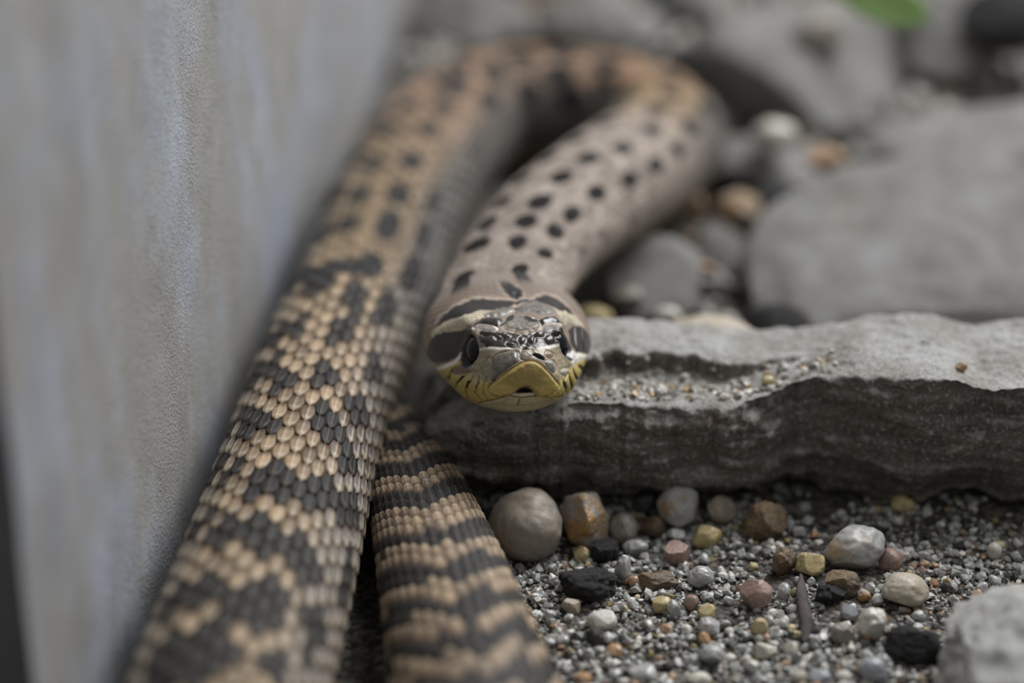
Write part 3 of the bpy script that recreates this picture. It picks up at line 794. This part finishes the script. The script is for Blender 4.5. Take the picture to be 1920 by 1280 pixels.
brown = lin((66, 44, 30))
ew = np.where(dkc, 0.35, 0.75)[:, None, None] * np.maximum(edge * 0.75, root)
Cg = Cg * (1 - ew[..., None] * wneck) + np.where(dkc[:, None], lin((24, 22, 21)), brown)[:, None, None] * ew[..., None] * wneck
# on the neck and the far bend the spots run across the small scales instead of following them
dv = dark_at(Sg, Fg); nk = sstep(32.5, 30.5, cs)[:, None, None, None]
Cn = np.where(dv[..., None], lin((44, 42, 41)), np.repeat(np.repeat(gc[:, None, None, :], NBv, 1), NA, 2) * (1 - 0.3 * np.maximum(edge, root)[..., None]))
Cg = Cg * (1 - nk) + Cn * nk
qf = grid_faces(NBv, NA)
# one skin: body rings, then head rings welded on at the nape, scales on top
Vb = TUBE2.reshape(-1, 3); nb = len(Vb)
Vh = hW.reshape(NH, NR, 3)[1:].reshape(-1, 3)
Fb = grid_faces(NS, NR, True)
Fh = grid_faces(NH - 1, NR, True) + nb
j = np.arange(NR); j2 = (j + 1) % NR
Fj = np.stack((j, j2, nb + j2, nb + j), -1)
# the ring orders run opposite ways along the animal, so turn one of them
Fb = Fb[:, ::-1]
tip_i = nb + (NH - 2) * NR
capn = [list(range(tip_i, tip_i + NR))]
endt = [list(range((NS - 1) * NR, NS * NR))]
Vs = Pg.reshape(-1, 3); ns0 = nb + len(Vh)
Fs = (qf[None] + (np.arange(n_sc) * NA * NBv)[:, None, None]).reshape(-1, 4) + ns0
c0 = skin.reshape(-1, 3); ch = hcol.reshape(NH, NR, 3)[1:].reshape(-1, 3)
wgt = sstep(3.5, 3.0, ht)[1:].reshape(-1)[:, None]
napec = np.tile(skin[0], (NH - 1, 1))
ch = ch * wgt + napec * (1 - wgt)
allV = np.vstack((Vb, Vh, Vs)); allC = np.vstack((c0, ch, Cg.reshape(-1, 3)))
gl = np.concatenate((np.full(nb, 0.75), hgl.reshape(NH, NR)[1:].ravel(), np.repeat(np.where(dkc, 0.56, 0.46) + 0.2 * sstep(24, 10, cs), NA * NBv)))
SKIN = painted('snake_skin', noise_scale=28, var=0.22, bump=0.006, use_rough=True, spec=0.42)
snake_base = np.array((cen_[:, 0].mean(), cen_[:, 1].mean(), 0.0))
snake = thing('snake', 'tan and dark brown banded snake with yellow lips resting its head on stone', 'snake', snake_base)
body = obj('body', allV, Fb.tolist() + Fh.tolist() + Fj.tolist() + capn + endt + Fs.tolist(), SKIN, snake, col=allC, gloss=gl, base=snake_base)
EYE = plain('dark_brown_eye', (40, 31, 24), 0.12, 0.0, 0.4); PUP = plain('black_pupil', (9, 8, 8), 0.06, 0.0, 0.35)
for sd_, exx, et, ezz in EYES:
    c = head_w(np.array(exx * 0.86), np.array(et), np.array(ezz + 0.02))
    D, F = ico(4)
    ax = sd_ * 0.88 * hr + 0.42 * hf + 0.12 * hu; ax /= np.linalg.norm(ax)
    E = c + 0.26 * (D[:, :1] * hr) + 0.30 * (D[:, 1:2] * hf) + 0.305 * (D[:, 2:] * hu)
    e = obj('eye', E, F, EYE, snake, base=c)
    e['base_cm'] = [float(v) for v in c]
    m = (D @ np.array((ax @ hr, ax @ hf, ax @ hu))) > math.cos(R(56))
    keep = m[F].all(1)
    cap = c + (E - c) * 1.025
    used = np.unique(F[keep]); re = np.full(len(D), -1); re[used] = np.arange(len(used))
    obj('pupil', cap[used], re[F[keep]], PUP, e, base=c)

# ------------------------------------------------------------------ rocks behind
ROCK = slab_mat('grey_field_stone', warm=0.7, seed=20, dark_sides=False, tone=0.6)
ROCKD = slab_mat('dark_grey_stone', warm=0.2, seed=33, dark_sides=False, tone=0.5)
def boulder(px, py, z, hw, hh, depth, seed, label, mat, cuts=6, rough=0.2, tilt=0.0, lean=0.0, power=1.0, spin=0.0, sub=5, name='rock', cat='rock', fine=0.02):
    c = at(px, py, z=z); k = ppc(c)
    P, F = stone(seed, hw / k, depth, hh / k, sub, rough, 1.0, cuts, fine, (0.5, 0.8), power)
    P = roty(rotx(rotz(P, spin), lean), tilt)
    P = P + c
    o = obj(name, P, F, mat, base=(c[0], c[1], max(0.0, P[:, 2].min())))
    return tag(o, label, cat)
boulder(1775, 535, 0.7, 335, 70, 4.6, 3, 'broad flat grey rock lying behind the layered flat stone', ROCK, cuts=5, power=0.8, lean=R(14), tilt=R(-3))
boulder(1850, 300, 1.0, 250, 130, 3.0, 8, 'grey boulder with an ochre stain behind the broad flat rock', ROCK, cuts=6, tilt=R(-16))
boulder(1520, 150, 0.8, 230, 110, 3.2, 15, 'dark grey rock below the green leaf', ROCK, cuts=6, tilt=R(6), lean=R(22))
boulder(1430, 310, 0.6, 140, 60, 1.6, 19, 'low rough grey rock beneath two pale pebbles', ROCK, cuts=5)
boulder(1210, 515, 0.9, 130, 60, 1.5, 24, 'small flat grey rock under the neck of the snake', ROCK, cuts=6)
boulder(1340, 470, 0.6, 70, 40, 1.0, 29, 'small dark grey rock between neck and broad flat rock', ROCKD, cuts=5)
boulder(1750, 60, 1.4, 120, 90, 2.6, 33, 'dull grey rock behind the green leaf', ROCK, cuts=5)
boulder(900, 40, 0.8, 110, 60, 2.0, 38, 'pale grey rock at the foot of the concrete wall', ROCK, cuts=5)
boulder(1120, 40, 0.7, 130, 70, 2.2, 42, 'beige grey rock behind the far bend of the snake', ROCK, cuts=6)
boulder(1340, 20, 0.6, 90, 50, 2.0, 46, 'grey rock beside the dark hollow past the snake bend', ROCK, cuts=6)
# pale sandy stone close to the camera
c = at(1900, 1262, z=0.8)
P, F = stone(61, 1.55, 1.9, 1.05, 6, 0.22, 1.2, 4, 0.05, (0.6, 0.85))
SANDY = stone_mat('pale_granular_stone', (186, 184, 178), (160, 157, 150), 4.5, rough=0.8, speck=0.6, bump=0.12)
tag(obj('sandstone', P + c, F, SANDY, base=(c[0], c[1], 0)), 'pale granular sandy stone beside the black crumbly clod on gravel', 'stone')

# ------------------------------------------------------------------ pebbles
PM = {
 'pale': stone_mat('pebble_pale_grey', (128, 122, 113), (138, 126, 110), 1.1, rough=0.5, speck=0.25, seed=1, sss=.1),
 'ochre': stone_mat('pebble_ochre_quartz', (160, 124, 74), (150, 142, 134), 2.2, rough=0.35, speck=0.5, seed=2, bump=.06),
 'dark': stone_mat('pebble_dark_grey', (62, 57, 56), (46, 42, 40), 2.4, rough=0.7, speck=0.4, seed=3, bump=.05),
 'stain': stone_mat('pebble_white_stained', (162, 160, 155), (158, 132, 94), 1.2, 0.5, 0.66, rough=0.45, speck=0.25, seed=4, sss=.1),
 'cream': stone_mat('pebble_cream', (166, 156, 140), (150, 138, 120), 1.6, rough=0.5, speck=0.2, seed=5, sss=.1),
 'yellow': stone_mat('pebble_yellow', (178, 164, 122), (156, 130, 78), 2.0, rough=0.4, speck=0.25, seed=6, sss=.1),
 'brown': stone_mat('pebble_brown', (112, 92, 66), (80, 68, 54), 2.6, rough=0.55, speck=0.5, seed=7, bump=.05),
 'clear': stone_mat('pebble_clear_quartz', (138, 138, 136), (166, 165, 161), 1.8, rough=0.22, speck=0.3, seed=8, sss=.25),
 'white': stone_mat('pebble_white', (196, 193, 184), (172, 166, 150), 1.8, rough=0.35, speck=0.2, seed=9, sss=.2),
 'pink': stone_mat('pebble_pink', (150, 126, 114), (136, 112, 102), 1.8, rough=0.45, speck=0.35, seed=10),
 'orange': stone_mat('pebble_orange', (172, 132, 96), (170, 152, 130), 2.4, rough=0.35, speck=0.3, seed=11, sss=.1),
 'soil': stone_mat('soil_clod', (40, 37, 36), (28, 26, 25), 3.0, rough=0.9, speck=0.5, seed=12, bump=.12),
 'blue': stone_mat('pebble_blue_grey', (142, 144, 148), (130, 130, 131), 2.0, rough=0.35, speck=0.25, seed=13, sss=.15),
}
near = []
placed = []                                              # ground footprints already taken
pseed = [100]
def pebble(px, py, hw, hh, m, label, cuts=3, rough=0.14, spin=0.0, roll=0.0, on=None, name='pebble', cat='pebble', group=None, sub=4, fine=0.012, sink=0.75):
    pseed[0] += 1
    zz = 0.2
    for _ in range(3):
        c = at(px, py, z=zz); k = ppc(c); rz = hh / k
        g_ = float(floor_h(c[0], c[1])) if on is None else on(c[0], c[1])
        zz = g_ + rz * sink
    rx = hw / k
    P, F = stone(pseed[0], rx, min(max((rx + rz) / 2, 0.05), 1.3 * rx), rz, sub, rough, 1.1, cuts, fine)
    P = roty(rotz(P, 0.0), roll) + c
    placed.append((c[0], c[1], rx))
    near.append((c[0], c[1], label))
    o = obj(name, P, F, PM[m], base=(c[0], c[1], P[:, 2].min()))
    return tag(o, label, cat, group)
NAMED = [
 (985, 986, 72, 70, 'pale', 'largest pebble, smooth round beige-grey, beside the snake tail', 0, .08, 0),
 (1096, 978, 52, 52, 'ochre', 'angular ochre and grey quartz pebble beside the largest round pebble', 7, .22, .5),
 (1207, 941, 25, 27, 'dark', 'dark grey lumpy pebble tucked under the flat stone edge', 4, .18, 0),
 (1276, 953, 42, 42, 'stain', 'whitish blocky pebble with an ochre stain by the flat stone', 5, .14, 0),
 (1351, 955, 30, 27, 'cream', 'dull cream pebble with a peaked top by the flat stone', 3, .12, 0),
 (1168, 992, 28, 30, 'pale', 'pale grey oblong pebble next to the ochre quartz', 2, .1, -.5),
 (1226, 986, 23, 22, 'brown', 'small brown and ochre knobbly pebble beside the dark one', 4, .2, 0),
 (1322, 1007, 32, 22, 'yellow', 'yellow oval pebble beside the cream peaked one', 2, .12, -.3),
 (1191, 1027, 25, 17, 'clear', 'grey glassy pebble beside the pale oblong one', 3, .12, 0),
 (1269, 1036, 27, 28, 'pink', 'pinkish glassy pebble with orange rim beside the stained one', 5, .2, .4),
 (1269, 1004, 19, 15, 'clear', 'grey glassy pebble perched behind the pinkish glassy one', 3, .12, 0),
 (1090, 1040, 17, 18, 'yellow', 'small dull yellow chip beside the ochre quartz', 5, .15, 0),
 (1135, 1033, 30, 23, 'soil', 'black crumbly clod next to the dull yellow chip', 3, .3, 0),
 (1110, 1093, 50, 32, 'soil', 'large black crumbly clod in front of the largest pebble', 3, .3, 0),
 (1168, 1066, 15, 30, 'clear', 'tall grey glassy sliver beside the large black clod', 5, .12, .15),
 (1232, 1089, 37, 16, 'brown', 'flat rough brown pebble next to the glassy sliver', 4, .25, 0),
 (1190, 1089, 12, 13, 'orange', 'small orange and white pebble against the rough brown one', 3, .14, 0),
 (1129, 1164, 29, 20, 'white', 'white oval pebble with ochre marks before the black clod', 3, .12, -.2),
 (1069, 1136, 19, 16, 'cream', 'small beige chip between black clod and snake tail', 5, .16, .2),
 (1240, 1133, 19, 16, 'yellow', 'small lemon yellow pebble beside the rough brown one', 4, .16, 0),
 (1263, 1144, 14, 20, 'clear', 'upright glassy chip beside the lemon yellow pebble', 5, .12, -.2),
 (1297, 1130, 14, 17, 'pink', 'dusky pink chip next to the lemon yellow pebble', 5, .15, 0),
 (1316, 1083, 24, 22, 'clear', 'largest clear grey glassy pebble in open gravel', 4, .14, 0),
 (1332, 1176, 24, 19, 'clear', 'clear grey pebble in front of the yellow-green chip', 4, .14, .3),
 (1326, 1148, 18, 17, 'yellow', 'yellow-green glassy chip leaning on a clear grey pebble', 5, .14, .4),
 (1116, 1197, 17, 19, 'dark', 'dark grey chip beside the white oval pebble', 4, .2, 0),
 (1150, 1221, 20, 11, 'orange', 'bright orange elongated pebble near the snake tail', 3, .14, -.3),
 (1391, 1105, 13, 13, 'pink', 'tiny pink pebble next to the reddish angular one', 3, .12, 0),
 (1335, 1227, 26, 19, 'clear', 'broad glassy grey pebble beside the tiny bright white one', 4, .14, 0),
 (1368, 1233, 12, 8, 'white', 'tiny bright white pebble by the broad glassy one', 2, .1, 0),
 (1311, 1272, 24, 12, 'white', 'flat chalk white pebble, thinnest of the white ones', 3, .12, 0),
 (1207, 1261, 31, 13, 'clear', 'long flat glassy pebble, longest of the clear ones', 3, .12, 0),
 (1319, 1197, 14, 13, 'orange', 'small orange-tipped pebble beside the broad glassy one', 4, .15, 0),
 (1093, 1272, 16, 13, 'orange', 'small pale orange pebble against the thick snake tail', 3, .14, 0),
 (1603, 1025, 55, 42, 'stain', 'large grey pebble with an ochre patch, pointed at both ends', 5, .12, -.35),
 (1522, 1055, 29, 26, 'yellow', 'yellow-white angular pebble touching the large grey stained one', 6, .15, -.3),
 (1692, 944, 24, 19, 'yellow', 'round pale yellow pebble in the shadow of the flat stone', 2, .12, 0),
 (1580, 1092, 36, 25, 'brown', 'brown-orange rough pebble beside the large grey stained one', 5, .2, .3),
 (1699, 1108, 44, 31, 'cream', 'large smooth cream pebble next to the rough brown-orange one', 2, .1, .1),
 (1639, 1169, 27, 35, 'white', 'upright whitish pebble beside the large smooth cream one', 4, .16, .15),
 (1669, 1049, 23, 24, 'pink', 'dull pinkish round pebble next to the large grey stained one', 2, .1, 0),
 (1417, 1114, 33, 32, 'pink', 'reddish pink angular pebble, largest of its colour', 7, .16, .3),
 (1432, 982, 40, 34, 'brown', 'rough orange-brown pebble in the shade of the flat stone', 4, .26, -.4),
 (1467, 1052, 22, 28, 'brown', 'dim brown pebble next to the yellow-white angular one', 4, .2, 0),
 (1864, 1033, 14, 18, 'white', 'white egg-shaped pebble standing alone in dark gravel', 0, .06, .1),
 (1640, 1255, 30, 25, 'blue', 'grey peaked pebble near the black clod and sandy stone', 5, .15, .3),
 (1592, 1149, 17, 17, 'blue', 'bluish grey pebble next to the upright whitish one', 3, .12, 0),
 (1619, 1116, 14, 12, 'ochre', 'tiny ochre pebble between the brown-orange and cream ones', 3, .14, 0),
 (1646, 1125, 12, 12, 'clear', 'tiny glassy pebble touching the large smooth cream one', 3, .14, 0),
 (1580, 1188, 24, 22, 'pale', 'dull grey pebble beside the bluish grey one', 4, .14, 0),
 (1711, 1208, 47, 31, 'soil', 'black crumbly clod beside the pale sandy stone', 3, .3, 0),
 (1555, 1112, 28, 19, 'soil', 'black crumbly clod under the brown-orange pebble', 3, .3, 0),
 (1471, 1111, 14, 19, 'clear', 'glassy pebble between bark sliver and reddish pink pebble', 3, .14, 0),
 (1424, 1174, 15, 18, 'yellow', 'small honey yellow pebble beside the reddish pink one', 4, .15, 0),
 (1483, 1217, 13, 15, 'white', 'small white pebble next to the foot of the bark sliver', 3, .12, 0),
 (1433, 1219, 24, 15, 'white', 'lumpy white pebble beside the honey yellow one', 4, .2, 0),
 (1536, 1268, 22, 12, 'blue', 'flat bluish pebble beside a small white one', 3, .12, 0),
 (1500, 1268, 12, 14, 'white', 'small white pebble beside the flat bluish one', 3, .12, 0),
 (1723, 1155, 14, 12, 'clear', 'small clear pebble beside the large smooth cream one', 3, .12, 0),
]
for px, py, hw, hh, m, lab, cuts, rg, roll in NAMED:
    clod = m == 'soil'
    pebble(px, py, hw, hh, m, lab, cuts, rg, 0, roll, name='soil_clod' if clod else 'pebble', cat='soil clod' if clod else 'pebble', sub=5 if hw > 20 else 4, fine=0.06 if clod else 0.014)
# pebbles among the rocks behind, and two on the flat stone
def on_slab(X, Y): return slab_z(X, Y)
pebble(1803, 688, 12, 10, 'ochre', 'tiny brown pebble on top of the layered flat stone', 2, .15, on=on_slab, sink=.8)
pebble(1440, 713, 13, 8, 'yellow', 'tiny yellowish pebble on the shelf of the flat stone', 2, .1, on=on_slab, sink=.8)
BACK = [(1455, 255, 44, 32, 'white', 'bright white pebble on the low rough rock', 1.75), (1550, 303, 34, 32, 'orange', 'peach pebble on the low rough rock', 1.45), (1385, 385, 44, 36, 'ochre', 'ochre pebble in the gap beside the broad flat rock', .9),
        (1303, 385, 24, 32, 'orange', 'orange pebble touching the neck of the snake', .9), (1310, 452, 24, 20, 'orange', 'small peach pebble below the ochre pebbles behind the neck', .7), (1112, 597, 36, 26, 'yellow', 'yellow-orange pebble just behind the snake head', 1.0),
        (1252, 594, 26, 20, 'white', 'whitish pebble in the dark gap behind the flat stone', 1.0), (1335, 622, 78, 20, 'cream', 'flat beige stone leaning behind the layered flat stone', 2.0), (1180, 560, 30, 24, 'pale', 'grey pebble behind the yellow-orange one', .9),
        (1540, 60, 50, 36, 'pale', 'pale pebble on the dark grey rock below the leaf', 2.4)]
BACK += [(1302, 122, 62, 42, 'soil', 'black lump added as shade in the hollow beyond the snake bend', 1.0), (1885, 38, 95, 70, 'soil', 'big black lump added as shade past the dull grey rock', 2.2), (1250, 4, 62, 26, 'soil', 'black lump added as shade between the farthest grey rocks', .9),  # black lumps added to stand for the dark shade in the gaps
         (1450, 385, 62, 40, 'soil', 'black lump added as shade in the gap beside the broad flat rock', .7), (1232, 612, 60, 24, 'soil', 'black lump added as shade under the whitish pebble behind the flat stone', .6), (1455, 602, 64, 26, 'soil', 'black lump added as shade between flat beige stone and broad rock', .9)]
for px, py, hw, hh, m, lab, z in BACK:
    c = at(px, py, z=z); k = ppc(c); pseed[0] += 1
    P, F = stone(pseed[0], hw / k, hw / k * 0.8, hh / k * 0.95, 4, .14, 1.1, 3)
    P = P + c
    nm = 'shade_lump' if m == 'soil' else 'pebble'
    tag(obj(nm, P, F, PM[m], base=(c[0], c[1], P[:, 2].min())), lab, nm.replace('_', ' '))
    placed.append((c[0], c[1], hw / k))

# many small look-alikes in the open gravel
small = {'clear': 'small clear grey quartz pebble in the loose gravel', 'white': 'small whitish pebble in the loose gravel', 'yellow': 'small yellowish pebble in the loose gravel', 'pink': 'small pinkish pebble in the loose gravel',
         'orange': 'small orange pebble in the loose gravel', 'dark': 'small dark grey pebble in the loose gravel'}
protos = {}
rg = random.Random(9)
for m in small:
    protos[m] = []
    for q in range(4):
        pseed[0] += 1
        P, F = stone(pseed[0], 0.10, 0.085, 0.078, 3, .32, 1.4, 7, .04)
        me = bpy.data.meshes.new('pebble'); me.from_pydata((P * S).tolist(), [], F.tolist()); me.materials.append(PM[m])
        me.polygons.foreach_set('use_smooth', [True] * len(me.polygons)); protos[m].append(me)
def slab_front(X): return float(np.interp(X, xs, Ye))
def tail_right(Y):
    k = (sv > 52); return float(np.interp(Y, cen_[k][:, 1], (cen_[k][:, 0] + ab[k][:, 0])))
CUTS = (',', ' beside', ' tucked', ' by ', ' next', ' below', ' perched', ' right of', ' left of', ' in the', ' in open', ' in front', ' against', ' before', ' between', ' leaning', ' touching', ' under ', ' standing', ' near ', ' above', ' with ')
made = 0; tries = 0
while made < 215 and tries < 20000:
    tries += 1
    px = rg.uniform(930, 1910); py = rg.uniform(945, 1278)
    c = at(px, py, z=0.05)
    if c[0] < tail_right(c[1]) + 0.05 or c[1] > slab_front(c[0]) + 0.1: continue
    if px > 1740 and py > 1130: continue
    m = rg.choices(list(small), (64, 16, 6, 3, 3, 8))[0]; sz = rg.uniform(0.75, 1.45)
    if any((c[0] - a) ** 2 + (c[1] - b) ** 2 < (r_ + 0.075 * sz) ** 2 for a, b, r_ in placed): continue
    placed.append((c[0], c[1], 0.09 * sz))
    o = bpy.data.objects.new('pebble', rg.choice(protos[m])); scene.collection.objects.link(o)
    o.location = (c[0] * S, c[1] * S, (float(floor_h(c[0], c[1])) + 0.045 * sz) * S)
    o.rotation_euler = (rg.uniform(-.4, .4), rg.uniform(-.4, .4), rg.uniform(0, 6.28)); o.scale = (sz, sz * rg.uniform(.85, 1.15), sz)
    q = min(near[:len(NAMED)], key=lambda n_: (n_[0] - c[0]) ** 2 + (n_[1] - c[1]) ** 2)[2]
    for cut in CUTS: q = q.split(cut)[0]
    tag(o, small[m].replace(' in the loose gravel', ' near the ' + q), 'pebble', small[m].replace('pebble', 'pebbles'))
    made += 1

# loose grit: nobody could count it
GRIT = painted('quartz_grit', rough=0.42, spec=0.45, noise_scale=14, var=0.3, bump=0.01)
def scatter(name, label, N, region, size, sub, z_of, pal, wts, seed):
    rn = np.random.default_rng(seed)
    D, F = ico(sub); pts = region(rn, N); N = len(pts)
    sz = size(rn, N)
    ax = rn.uniform(0.7, 1.3, (N, 3)); ax[:, 2] *= 0.8
    A = rn.normal(size=(N, 3, 3)); Q, _ = np.linalg.qr(A)
    jit = 1 + 0.26 * rn.normal(size=(N, len(D), 1)).clip(-1.5, 1.5)
    P = np.einsum('nij,kj->nki', Q, D) * jit * ax[:, None] * sz[:, None, None]
    P = P + np.stack((pts[:, 0], pts[:, 1], z_of(pts[:, 0], pts[:, 1]) + sz * rn.uniform(0.1, 0.9, N)), -1)[:, None]
    Fa = (F[None] + (np.arange(N) * len(D))[:, None, None]).reshape(-1, 3)
    cidx = rn.choice(len(pal), N, p=np.array(wts) / sum(wts))
    col = np.array([lin(c) for c in pal])[cidx] * rn.uniform(0.75, 1.15, (N, 1))
    o = obj(name, P.reshape(-1, 3), Fa, GRIT, smooth=False, col=np.repeat(col, len(D), 0))
    return tag(o, label, 'gravel', kind='stuff')
PAL = [(146, 145, 139), (176, 174, 167), (212, 209, 201), (164, 146, 106), (152, 120, 94), (56, 53, 51), (104, 100, 95)]
def reg_front(rn, N):
    p = np.stack((rn.uniform(-1.5, 14.5, N), rn.uniform(-11.5, 0.6, N)), -1)
    lim = np.array([tail_right(y) for y in p[:, 1]])
    clump = fbm(np.stack((p[:, 0] * 0.8, p[:, 1] * 0.8, p[:, 0] * 0), -1), 71, 3)
    keep = (p[:, 0] > lim - 0.25) & (clump + 0.62 > rn.uniform(0, 0.62, N)) & (p[:, 1] < np.interp(p[:, 0], xs, Ye) + 0.5)
    for a, b, r_ in placed:
        if r_ > 0.2: keep &= (p[:, 0] - a) ** 2 + (p[:, 1] - b) ** 2 > (0.7 * r_) ** 2
    return p[keep]
scatter('gravel', 'loose grey quartz grit in front of the flat stone', 23000, reg_front, lambda rn, n: 0.028 + 0.07 * rn.random(n) ** 2.0, 1, floor_h, PAL, (46, 22, 9, 5, 3, 9, 8), 5)
def reg_back(rn, N):
    p = np.stack((rn.uniform(-5, 16, N), rn.uniform(2.6, 34, N)), -1)
    keep = p[:, 0] > -5.4 + p[:, 1] * 0.107
    for q in range(0, NS, 3):
        keep &= (p[:, 0] - cen_[q, 0]) ** 2 + (p[:, 1] - cen_[q, 1]) ** 2 > (ab[q, 0] + 0.35) ** 2
    return p[keep]
scatter('rubble', 'mixed grey rubble between the rocks behind the snake', 2600, reg_back, lambda rn, n: 0.10 + 0.42 * rn.random(n) ** 2.5, 2, floor_h,
        [(150, 146, 138), (120, 116, 110), (178, 172, 160), (170, 128, 84), (72, 68, 66)], (40, 26, 14, 8, 12), 6)
def reg_slab(rn, N):
    p = np.stack((rn.uniform(0.9, 6.2, N), rn.uniform(-0.2, 1.25, N)), -1)
    e = np.interp(p[:, 0], xs, Ye); r_ = np.interp(p[:, 0], xs, yr)
    return p[(p[:, 1] > e + 0.15) & (p[:, 1] < r_ + 0.02)]
scatter('stone_grit', 'pale grit and chips caught on the shelf of the flat stone', 900, reg_slab, lambda rn, n: 0.02 + 0.07 * rn.random(n) ** 3, 1,
        lambda X, Y: np.array([slab_z(a, b) for a, b in zip(X, Y)]) - 0.015, [(196, 190, 178), (168, 164, 156), (120, 114, 106), (180, 150, 104)], (45, 35, 14, 6), 7)

# ------------------------------------------------------------------ bark sliver and leaf
def tube(path, rad_, n=10, seed=0, rough=0.2):
    path = catmull(np.array(path, float), 40); rad_ = np.interp(np.linspace(0, 1, 40), np.linspace(0, 1, len(rad_)), rad_)
    t = np.gradient(path, axis=0); t /= np.linalg.norm(t, axis=1)[:, None]
    a = np.cross(t, (0.3, 0.2, 1.0)); a /= np.linalg.norm(a, axis=1)[:, None]; b = np.cross(t, a)
    th = np.linspace(0, 2 * math.pi, n + 1)[:-1]
    V = path[:, None] + rad_[:, None, None] * (np.cos(th)[None, :, None] * a[:, None] + np.sin(th)[None, :, None] * b[:, None])
    V = V.reshape(-1, 3)
    V = V + rough * np.repeat(rad_, n)[:, None] * np.stack([noise(V * (5, 1.5, 5), seed + q) for q in range(3)], -1)
    return V, grid_faces(40, n, True).tolist() + [list(range(n)), list(range(39 * n, 40 * n))]
a_, b_ = at(1502, 1078, z=0.22), at(1510, 1205, z=0.14)
V, F = tube([a_, a_ * .65 + b_ * .35 + (-.03, 0, .05), a_ * .3 + b_ * .7 + (.03, 0, .05), b_], [.05, .11, .12, .05], seed=3, rough=.45)
tag(obj('bark_sliver', V, F, stone_mat('dark_bark', (74, 66, 64), (50, 45, 44), 3.5, rough=0.8, bump=0.06, seed=30), base=(b_[0], b_[1], 0)), 'dark bark sliver lying in the gravel beside the yellow-white pebble', 'bark')
lb = at(1742, 36, z=5.2)
lt = at(1520, -62, z=6.0)
leaf = thing('leaf', 'bright green leaf hanging over the dark grey rock', 'leaf', lb)
ax_ = lt - lb; ln = np.linalg.norm(ax_); ax_ /= ln
sdv = np.cross(ax_, (0, 1.0, -0.15)); sdv /= np.linalg.norm(sdv); nn = np.cross(ax_, sdv)
u = np.linspace(0, 1, 25); w = np.linspace(-1, 1, 11)
UU, WW = np.meshgrid(u, w, indexing='ij')
wid = 0.55 * np.sin(math.pi * UU ** 0.8) ** 0.8
top = lb + (UU * ln)[..., None] * ax_ + (WW * wid)[..., None] * sdv + ((0.10 * np.abs(WW) * wid) - 0.35 * (UU - .5) ** 2)[..., None] * nn
thick = np.concatenate((top.reshape(-1, 3), top.reshape(-1, 3) - 0.03 * nn))
n0 = 25 * 11; qf2 = grid_faces(25, 11)
ring_ = [i * 11 for i in range(25)] + [24 * 11 + j for j in range(1, 11)] + [i * 11 + 10 for i in range(23, -1, -1)] + [j for j in range(9, 0, -1)]
Fl = qf2.tolist() + [[q + n0 for q in f[::-1]] for f in qf2.tolist()] + [[ring_[i], ring_[(i + 1) % len(ring_)], ring_[(i + 1) % len(ring_)] + n0, ring_[i] + n0] for i in range(len(ring_))]
LEAF = plain('leaf_green', (170, 208, 124), 0.4)
obj('blade', thick, Fl, LEAF, leaf, base=lb)
V, F = tube([lb, (lb + lt) / 2 + nn * -0.02, lt, lt + np.array((-.6, 3, 1.0)), lt + np.array((-1, 7, -1.5)), lt + np.array((-1, 9, -6.2))], [.02, .035, .05, .05, .06, .07], n=8, rough=0.05)
obj('stem', V, F, plain('leaf_stem', (120, 140, 80), 0.5), leaf, base=lb)
